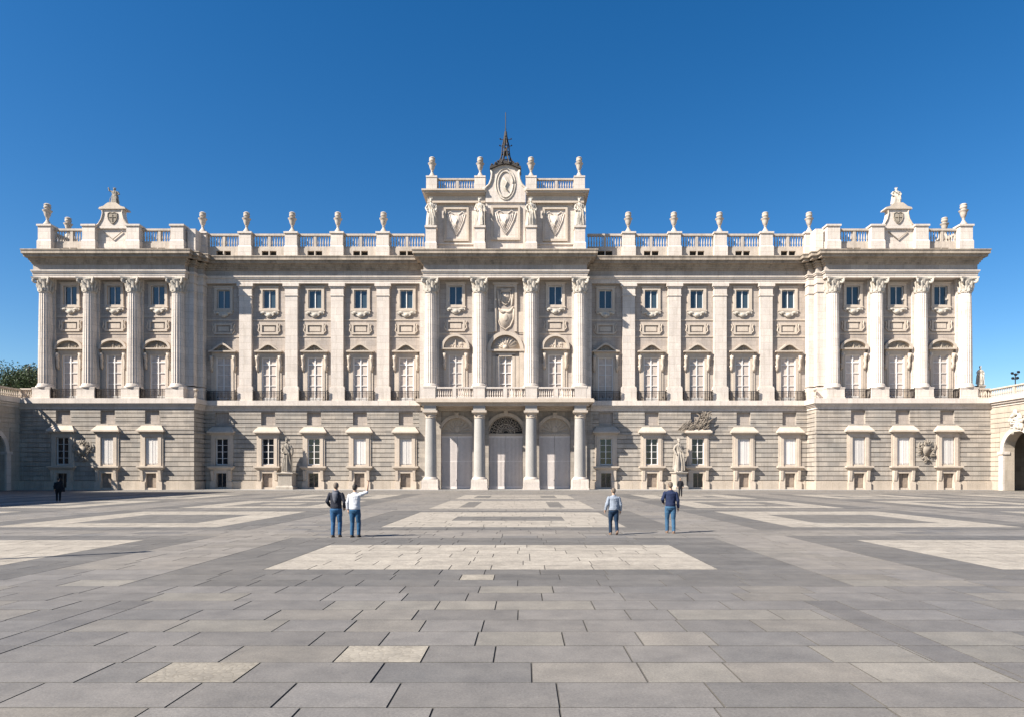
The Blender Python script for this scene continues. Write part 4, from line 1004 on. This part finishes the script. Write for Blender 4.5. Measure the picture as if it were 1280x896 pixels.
# ------------------------------------------------------------------ arcaded wings
def wing(name, X, face, ystart, yend, label):
    """face = -1 looks towards -x (right wing), +1 towards +x. Local x runs along the wing from the palace towards the viewer."""
    root = empty(name, (X, ystart, 0)); tag(root, label, 'arcade')
    Mx = Matrix.Rotation(-PI/2, 4, 'Z') if face < 0 else Matrix(((0, -1, 0, 0), (-1, 0, 0, 0), (0, 0, 1, 0), (0, 0, 0, 1)))
    # local (a along -y world, b depth away from the square, z)
    if face < 0: Mx = Matrix(((0, 1, 0, 0), (-1, 0, 0, 0), (0, 0, 1, 0), (0, 0, 0, 1)))
    L = ystart-yend; pitch = 7.6; n = int(L/pitch); c0 = 5.73
    for i in range(n):
        mb = MB(); mb.M = Mx; cu = c0+i*pitch; a = 2.35; zs = 4.75
        u0 = 0 if i == 0 else cu-pitch/2; u1 = cu+pitch/2
        arch_wall(mb, u0, u1, 0, 10.3, cu, a, zs, 0, 1.2)
        for k in range(15):
            z = 1.15+k*.59+.0
            if z > 9.8: break
            for (p, q) in ((u0, cu-a-.8), (cu+a+.8, u1)):
                if z < 7.6 and q-p > .2: mb.box(p, q, -.07, 0, z+.06, z+.59)
            if z >= 7.6: mb.box(u0, u1, -.07, 0, z+.06, z+.59)
        mb.build('bay_wall', M['plinth'], root)
        mb = MB(); mb.M = Mx
        mb.strip(arc(cu, zs, a, a), arc(cu, zs, a+.55, a+.55), -.2, 0)
        for s in (-1, 1):
            mb.box(min(cu+s*a, cu+s*(a+.75)), max(cu+s*a, cu+s*(a+.75)), -.22, .0, 0, zs-.35); mb.box(min(cu+s*(a-.1), cu+s*(a+.85)), max(cu+s*(a-.1), cu+s*(a+.85)), -.34, .6, zs-.35, zs)
        mb.build('arch_surround', M['pale'], root)
        mb = MB(); mb.M = Mx; r = random.Random(i)
        for k in range(34): mb.ball((cu+r.gauss(0, .5), -.25-.15*r.random(), 8.2+r.gauss(0, .5)), (r.uniform(.12, .35), .25, r.uniform(.12, .4)), 7, 5)
        mb.prism([(cu-.3, 7.0), (cu+.3, 7.0), (cu+.5, 8.3), (cu-.5, 8.3)], -.4, 0)
        mb.build('keystone_carving', M['statue_pale'], root)
        mb = MB(); mb.M = Mx
        p0 = u0+.2 if i else 0.1; balustrade(mb, (p0+.5, 0), (u1-.3, 0), 11.43, 1.2, 0, .16, .3, True)
        mb.box(p0, p0+.6, -.25, .25, 11.43, 12.7)
        mb.build('parapet', M['trim'], root)
    E = c0+(n-.5)*pitch
    mb = MB(); mb.M = Mx; mb.box(0, E, -.1, 7, 10.3, 10.6); mb.box(0, E, -.3, 7.02, 10.6, 10.85); mb.box(0, E, -.5, 7.04, 10.85, 11.43); mb.build('terrace_slab', M['pale'], root)
    mb = MB(); mb.M = Mx; mb.box(0, E, 6.2, 7.0, 0, 10.3); mb.box(0, .3, 1.2, 6.2, 0, 10.3); mb.build('back_wall', M['rust'], root)
wing('arcade_wing', 58.4, -1, 86.3, 8, 'sunlit stone arcade wing with balustraded terrace at the right edge')
wing('arcade_wing', -63.1, 1, 86.3, 61, 'shaded stone arcade wing with balustraded terrace at the left edge')
# tall range closing the square on the left, out of the frame; its shadow crosses the paving
rg = empty('side_building', (-63.4, 58.5, 0)); tag(rg, 'tall stone range beyond the left edge whose shadow crosses the paving', 'building')
mb = MB(); hs = []
Lb = 75
for i in range(13):
    c = 3.5+i*5.6
    for z0, z1 in ((3.2, 6.6), (11.8, 16.5), (22, 25)): hs.append((c-.9, c+.9, z0, z1))
mb.M = Matrix(((0, -1, 0, 0), (-1, 0, 0, 0), (0, 0, 1, 0), (0, 0, 0, 1)))
holes_wall(mb, 0, Lb, 0, 28, hs, 0, .6); mb.box(0, Lb, .6, 18, 0, 27.9); mb.build('wall', M['wall'], rg)
mb = MB(); mb.M = Matrix(((0, -1, 0, 0), (-1, 0, 0, 0), (0, 0, 1, 0), (0, 0, 0, 1)))
for z0, z1, o in ((28, 28.6, .3), (28.6, 29.2, .8), (29.2, 30.0, .0)): mb.box(-o, Lb+o, -o, 18+o, z0, z1)
mb.build('cornice', M['cornice'], rg)
for h in hs:
    mb = MB(); mb.M = Matrix(((0, -1, 0, 0), (-1, 0, 0, 0), (0, 0, 1, 0), (0, 0, 0, 1))); mb.box(h[0], h[1], .4, .598, h[2], h[3])
    mb.build('window', M['glass_dark'], rg)

# statue standing on the far terrace by the right corner
statue('statue', (57.95, 86.65, 13.3), 2.45, 'small pale statue on the terrace just behind the right pavilion corner', M['statue_pale'], 11, 'low', 0, (.45, 1.87))
mb = MB(); mb.box(59.5, 80, 91, 110, 0, 11.45)
tag(mb.build('terrace', M['wall']), 'stone terrace block behind the right arcade', 'terrace')

# ------------------------------------------------------------------ lamps
fl = empty('floodlight_mast', (79.2, 110, 0)); tag(fl, 'tall thin floodlight mast rising behind the right arcade', 'floodlight')
mb = MB(); mb.lathe((0, 0, 0), [(.12, 0), (.07, 18.2)], 10); mb.build('pole', M['iron'], fl)
mb = MB(); mb.box(-.5, .5, -.04, .04, 18.0, 18.08); mb.box(-.35, .35, -.04, .04, 17.2, 17.27); mb.build('crossbar', M['iron'], fl)
for x, z in ((-.5, 18.2), (.5, 18.4), (.05, 18.0), (-.4, 17.4), (.35, 17.45)):
    mb = MB(); mb.M = Matrix.Translation((x, 0, z)) @ Matrix.Rotation(R(-25), 4, 'X'); mb.box(-.17, .17, -.12, .12, -.16, .16); mb.box(-.13, .13, -.16, -.12, -.12, .12); mb.build('lamp_head', M['iron'], fl)
lp = empty('lamp_post', (-14.3, 15.9, 0)); tag(lp, 'black iron lamp post just beyond the left edge casting a thin shadow', 'lamp post')
mb = MB(); mb.lathe((0, 0, 0), [(.2, 0), (.2, .3), (.16, .4), (.14, .9), (.1, 1.1), (.085, 3.4), (.13, 3.5)], 14); mb.build('post', M['iron'], lp)
mb = MB(); mb.lathe((0, 0, 3.5), [(.1, 0), (.17, .45), (.2, .48), (.05, .65), (.02, .75)], 6); mb.build('lantern', M['iron'], lp)

# ------------------------------------------------------------------ trees
def leaf_mat():
    m, n, l, b = new_mat('dark foliage'); g = n.new('ShaderNodeNewGeometry')
    r = ramp(n, [(0.0, (0.014, 0.03, 0.008)), (1.0, (0.045, 0.075, 0.02))]); l.new(g.outputs['Random Per Island'], r.inputs[0]); l.new(r.outputs[0], b.inputs['Base Color'])
    b.inputs['Roughness'].default_value = 0.6; return m
M['leaf'] = leaf_mat(); M['bark'] = plain('bark', (0.12, 0.09, 0.065), 0.9, 0, .3, 3)
def tree(x, y, H, cr, label, seed):
    r = random.Random(seed); root = empty('tree', (x, y, 0)); tag(root, label, 'tree', 'trees beyond the left arcade')
    mb = MB(); mb.tube([(0, 0, 0), (.15, .1, H*.35), (0, 0, H*.65), (.2, 0, H*.85)], [.5, .36, .22, .08], 8)
    cl = []
    for k in range(16):
        a = r.uniform(0, 2*PI); q = cr*math.sqrt(r.random())*.8; z = H*.62+r.uniform(-.2, .32)*H*.75*(1-q/cr*.5)
        c = Vector((q*math.cos(a), q*math.sin(a), z)); cl.append((c, r.uniform(.28, .48)*cr))
        mb.tube([(.05, .05, H*.45), tuple(c*.5+Vector((0, 0, H*.27))), tuple(c)], [.16, .1, .04], 5)
    mb.build('trunk', M['bark'], root)
    V = []; F = []
    for c, s in cl:
        for i in range(620):
            d = Vector((r.gauss(0, 1), r.gauss(0, 1), r.gauss(0, .75))).normalized()*(s*r.uniform(.45, 1.08)); p = c+d
            t = Vector((r.gauss(0, 1), r.gauss(0, 1), r.gauss(0, 1))).normalized(); b_ = t.cross(Vector((r.random(), r.random(), r.random()))).normalized(); L = r.uniform(.1, .22)
            k = len(V); V += [tuple(p-t*L), tuple(p+b_*L*.5), tuple(p+t*L), tuple(p-b_*L*.5)]; F.append((k, k+1, k+2, k+3))
    me = bpy.data.meshes.new('crown'); me.from_pydata(V, [], F); me.materials.append(M['leaf'])
    o = bpy.data.objects.new('crown', me); COL.objects.link(o); o.parent = root
tree(-85.6, 109, 23.0, 6.6, 'dense dark green tree seen at the far left edge above the arcade', 1)
tree(-80.6, 113, 22.8, 5.4, 'dark green tree between the left edge tree and the palace', 2)
tree(-75.6, 104, 21.8, 3.8, 'tall thin tree close beside the left pavilion corner', 3)
tree(-95.5, 112, 21.5, 6.5, 'dark green tree beyond the left edge of the picture', 4)

# ------------------------------------------------------------------ people
M['skin'] = plain('skin', (0.42, 0.26, 0.18), 0.55, 0, .05, 8)
M['hair_dark'] = plain('dark hair', (0.02, 0.015, 0.012), 0.6, 0, .4, 60, bump=.6)
M['hair_grey'] = plain('grey brown hair', (0.11, 0.085, 0.065), 0.65, 0, .4, 60, bump=.6)
M['shoe'] = plain('dark shoe leather', (0.03, 0.024, 0.02), 0.5)
M['shoe_brown'] = plain('brown shoe', (0.16, 0.1, 0.07), 0.6)
def cloth(name, c, v=.12): return plain(name, c, 0.85, 0, v, 9, .15, .8)
C_ = {'black': cloth('black hoodie', (0.022, 0.024, 0.033)), 'white': cloth('white shirt', (0.45, 0.46, 0.49), .05), 'blue': cloth('light blue shirt', (0.22, 0.25, 0.30)),
      'navy': cloth('navy jumper', (0.018, 0.026, 0.06)), 'jeans': cloth('blue jeans', (0.03, 0.085, 0.175)), 'jeans2': cloth('mid blue jeans', (0.025, 0.075, 0.145)), 'jeans3': cloth('light jeans', (0.04, 0.095, 0.165)),
      'dkjeans': cloth('dark jeans', (0.014, 0.03, 0.058)), 'hood': cloth('grey hood', (0.10, 0.105, 0.125)), 'coat': cloth('dark coat', (0.015, 0.015, 0.018))}
def person(loc, h, rz, label, top, legs, hair, arms, stride, shoe='shoe', hood=False, loose=1.0, build=1.0, collar=None):
    """facing local +y. arms: dict side -> (elbow, wrist); stride: (left foot y, right foot y)"""
    root = empty('person', loc, rz); tag(root, label, 'person'); k = h/1.76
    root.scale = (k, k, k)
    body = MB(); B = build
    hips = {-1: Vector((-.09*B, 0, .9)), 1: Vector((.09*B, 0, .9))}
    foot = {-1: stride[0], 1: stride[1]}
    tro = MB(); sh = MB()
    tro.stack([(0, 0, .80, .13*B, .10), (0, -.01, .88, .168*B, .125), (0, -.005, .96, .162*B, .12), (0, 0, 1.04, .15*B, .11), (0, 0, 1.07, .14*B, .10)], 24)
    body.stack([(0, 0, .84, .12, .08), (0, -.01, .92, .15*B, .105), (0, 0, 1.08, .128*B, .092), (0, 0, 1.25, .152*B, .105), (0, 0, 1.36, .165*B, .10), (0, 0, 1.43, .12*B, .07), (0, 0.005, 1.47, .062, .06), (0, .012, 1.56, .055, .058)], 24)
    for s in (-1, 1):
        fy = foot[s]; lift = .06 if fy < -.1 else 0
        hp = hips[s]; an = Vector((s*.1, fy, .09+lift)); kn = (hp+an)/2+Vector((s*.005, .04+abs(fy)*.15, 0)); kn.z = .49
        body.tube([tuple(hp), tuple(hp.lerp(kn, .5)), tuple(kn), tuple(kn.lerp(an, .35)), tuple(an)], [.075, .068, .05, .05, .035], 10)
        tro.tube([tuple(hp+Vector((0, 0, .02))), tuple(hp.lerp(kn, .45)), tuple(kn), tuple(kn.lerp(an, .4)), tuple(an+Vector((0, 0, -.02)))], [.1*B, .092*B, .072, .068, .06], 14)
        # shoe: sole and upper, toe towards +y
        t = -.5 if lift else 0
        sh.M = Matrix.Translation((an.x, an.y, an.z)) @ Matrix.Rotation(t, 4, 'X')
        sh.ball((0, -.02, -.035), (.042, .06, .05), 12, 8); sh.ball((0.004*s, .07, -.055), (.047, .11, .036), 12, 8); sh.box(-.04, .04, -.07, .15, -.09, -.07)
        sh.M = Matrix.Identity(4)
    # head with face
    body.ball((0, .02, 1.655), (.073, .09, .105), 16, 12); body.ball((0, .06, 1.60), (.05, .045, .05), 12, 8)
    body.ball((0, .115, 1.645), (.013, .022, .026), 8, 6); body.ball((0, .1, 1.605), (.026, .012, .01), 8, 6)
    for s in (-1, 1):
        body.ball((s*.076, .015, 1.65), (.012, .022, .033), 8, 6); body.ball((s*.03, .098, 1.672), (.014, .01, .009), 8, 6)
    topm = MB(); L = loose
    topm.stack([(0, -.005, .93, .165*B*L, .122*L), (0, -.005, 1.0, .168*B*L, .125*L), (0, 0, 1.12, .160*B*L, .122*L), (0, 0, 1.26, .182*B, .13), (0, -.005, 1.37, .195*B, .122), (0, -.005, 1.425, .165*B, .098), (0, 0, 1.465, .09, .08), (0, .005, 1.49, .07, .07)], 28)
    for s in (-1, 1):
        el, wr = (Vector(p) for p in arms[s]); shd = Vector((s*.175*B, -.005, 1.405))
        body.tube([tuple(shd), tuple(shd.lerp(el, .5)), tuple(el), tuple(el.lerp(wr, .4)), tuple(wr)], [.052, .046, .037, .038, .027], 10)
        cuff = wr if arms.get('long', True) or s < 0 else el.lerp(wr, .35)
        if arms.get('short') and s in arms['short']: cuff = el.lerp(wr, .15)
        topm.tube([tuple(shd+Vector((-s*.03, 0, 0))), tuple(shd.lerp(el, .2)), tuple(shd.lerp(el, .6)), tuple(el), tuple(el.lerp(cuff, .5)), tuple(el.lerp(cuff, .97))], [.075, .074, .064, .056*L, .05*L, .042*L], 12)
        d = (wr-el).normalized(); sd = Vector((0, 1, 0)); sd = (sd-d*sd.dot(d)).normalized(); nn = d.cross(sd).normalized()
        c = wr+d*.05
        body.tube([tuple(wr-d*.01), tuple(wr+d*.03), tuple(wr+d*.07), tuple(wr+d*.095)], [.026, .036, .04, .034], 10, .5)
        for i, ln in enumerate((.07, .082, .077, .06)):
            b0 = wr+d*.085+sd*(.03-.02*i); curl = nn*(-s)*.018
            body.tube([tuple(b0), tuple(b0+d*ln*.5+curl*.3), tuple(b0+d*ln*.9+curl*1.3)], [.0095, .009, .0075], 6)
        b0 = wr+d*.03+sd*.03; body.tube([tuple(b0), tuple(b0+sd*.025+d*.03), tuple(b0+sd*.032+d*.06)], [.012, .011, .009], 6)
    if collar: topm.tube([(.068*math.cos(t*PI/6), .005+.068*math.sin(t*PI/6), 1.49) for t in range(13)], .018, 6)
    # soft hem folds
    body.build('body', M['skin'], root, True, .008)
    o = topm.build('jacket' if hood else 'shirt', C_[top], root, True, .011)
    tx = bpy.data.textures.new('fold', 'CLOUDS'); tx.noise_scale = .11; dm = o.modifiers.new('folds', 'DISPLACE'); dm.texture = tx; dm.strength = .03; dm.mid_level = .5
    o = tro.build('trousers', C_[legs], root, True, .011); dm = o.modifiers.new('folds', 'DISPLACE'); dm.texture = tx; dm.strength = .018; dm.mid_level = .5
    sh.build('shoes', M[shoe], root, True, .009)
    hr = MB(); hr.ball((0, -.0, 1.685), (.083, .1, .09), 16, 10); hr.ball((0, -.035, 1.645), (.074, .068, .085), 14, 10)
    hr.build('hair', M[hair], root, True, .009)
    if hood:
        hd = MB(); hd.stack([(0, -.125, 1.12, .02, .02), (0, -.13, 1.2, .06, .04), (0, -.125, 1.32, .085, .05), (0, -.1, 1.42, .1, .06), (0, -.06, 1.49, .09, .06), (0, -.04, 1.51, .07, .05)], 18)
        hd.tube([(.085*math.cos(PI+t*PI/8), -.02+.09*math.sin(PI+t*PI/8), 1.49) for t in range(9)], .03, 8); hd.build('hood', C_['hood'], root, True, .011)
    return root
dn = lambda s, x=.25, y=.03: ((s*.245, -.03, 1.13), (s*x, y, .9))
person((-6.17, 22.4, 0), 1.79, 0, 'man in black hooded jacket and blue jeans seen from behind', 'black', 'jeans', 'hair_grey',
       {-1: ((-.275, -.05, 1.16), (-.22, .12, 1.0)), 1: ((.275, -.03, 1.13), (.24, .1, .95))}, (-.02, .06), 'shoe', True, 1.05, 1.04)
person((-5.54, 22.35, 0), 1.74, -.12, 'dark haired man in white shirt raising his right arm towards the palace', 'white', 'jeans2', 'hair_dark',
       {-1: ((-.25, -.02, 1.15), (-.24, .02, .93)), 1: ((.40, .02, 1.50), (.43, .06, 1.77)), 'short': (1,)}, (.0, .08), 'shoe', False, 1.1)
person((3.06, 23.3, 0), 1.60, .1, 'person in loose light blue shirt and dark jeans walking towards the palace', 'blue', 'dkjeans', 'hair_grey',
       {-1: ((-.27, -.06, 1.15), (-.31, .02, .93)), 1: ((.26, -.02, 1.13), (.27, .06, .89))}, (.08, -.14), 'shoe_brown', False, 1.16, 1.05)
person((5.13, 23.9, 0), 1.79, -.06, 'man in navy jumper and light blue jeans walking towards the palace', 'navy', 'jeans3', 'hair_grey',
       {-1: ((-.28, -.06, 1.17), (-.22, .14, 1.05)), 1: ((.25, -.02, 1.12), (.27, .06, .87))}, (.1, -.06), 'shoe_brown', False, 1.04, 1.03)
person((-34.8, 51, 0), 1.76, .5, 'dark clothed person with a bag standing in the shadow at far left', 'coat', 'coat', 'hair_dark',
       {-1: dn(-1), 1: dn(1)}, (.1, -.05), 'shoe', False, 1.25, 1.1)
person((14.1, 61.5, 0), 1.72, 2.8, 'distant person dressed in black standing before the right-hand statue', 'coat', 'coat', 'hair_dark',
       {-1: dn(-1), 1: dn(1)}, (.02, -.02), 'shoe', False, 1.1, 1.0)
bgm = MB(); bgm.box(-.14, .14, -.06, .06, 0, .34); bgm.tube([(-.1, 0, .34), (-.08, 0, .6), (.08, 0, .6), (.1, 0, .34)], .012, 6)
o = bgm.build('shoulder_bag', C_['coat'], None, False, 0, (-34.42, 50.9, .72)); tag(o, 'black bag hanging at the side of the shaded person', 'bag')
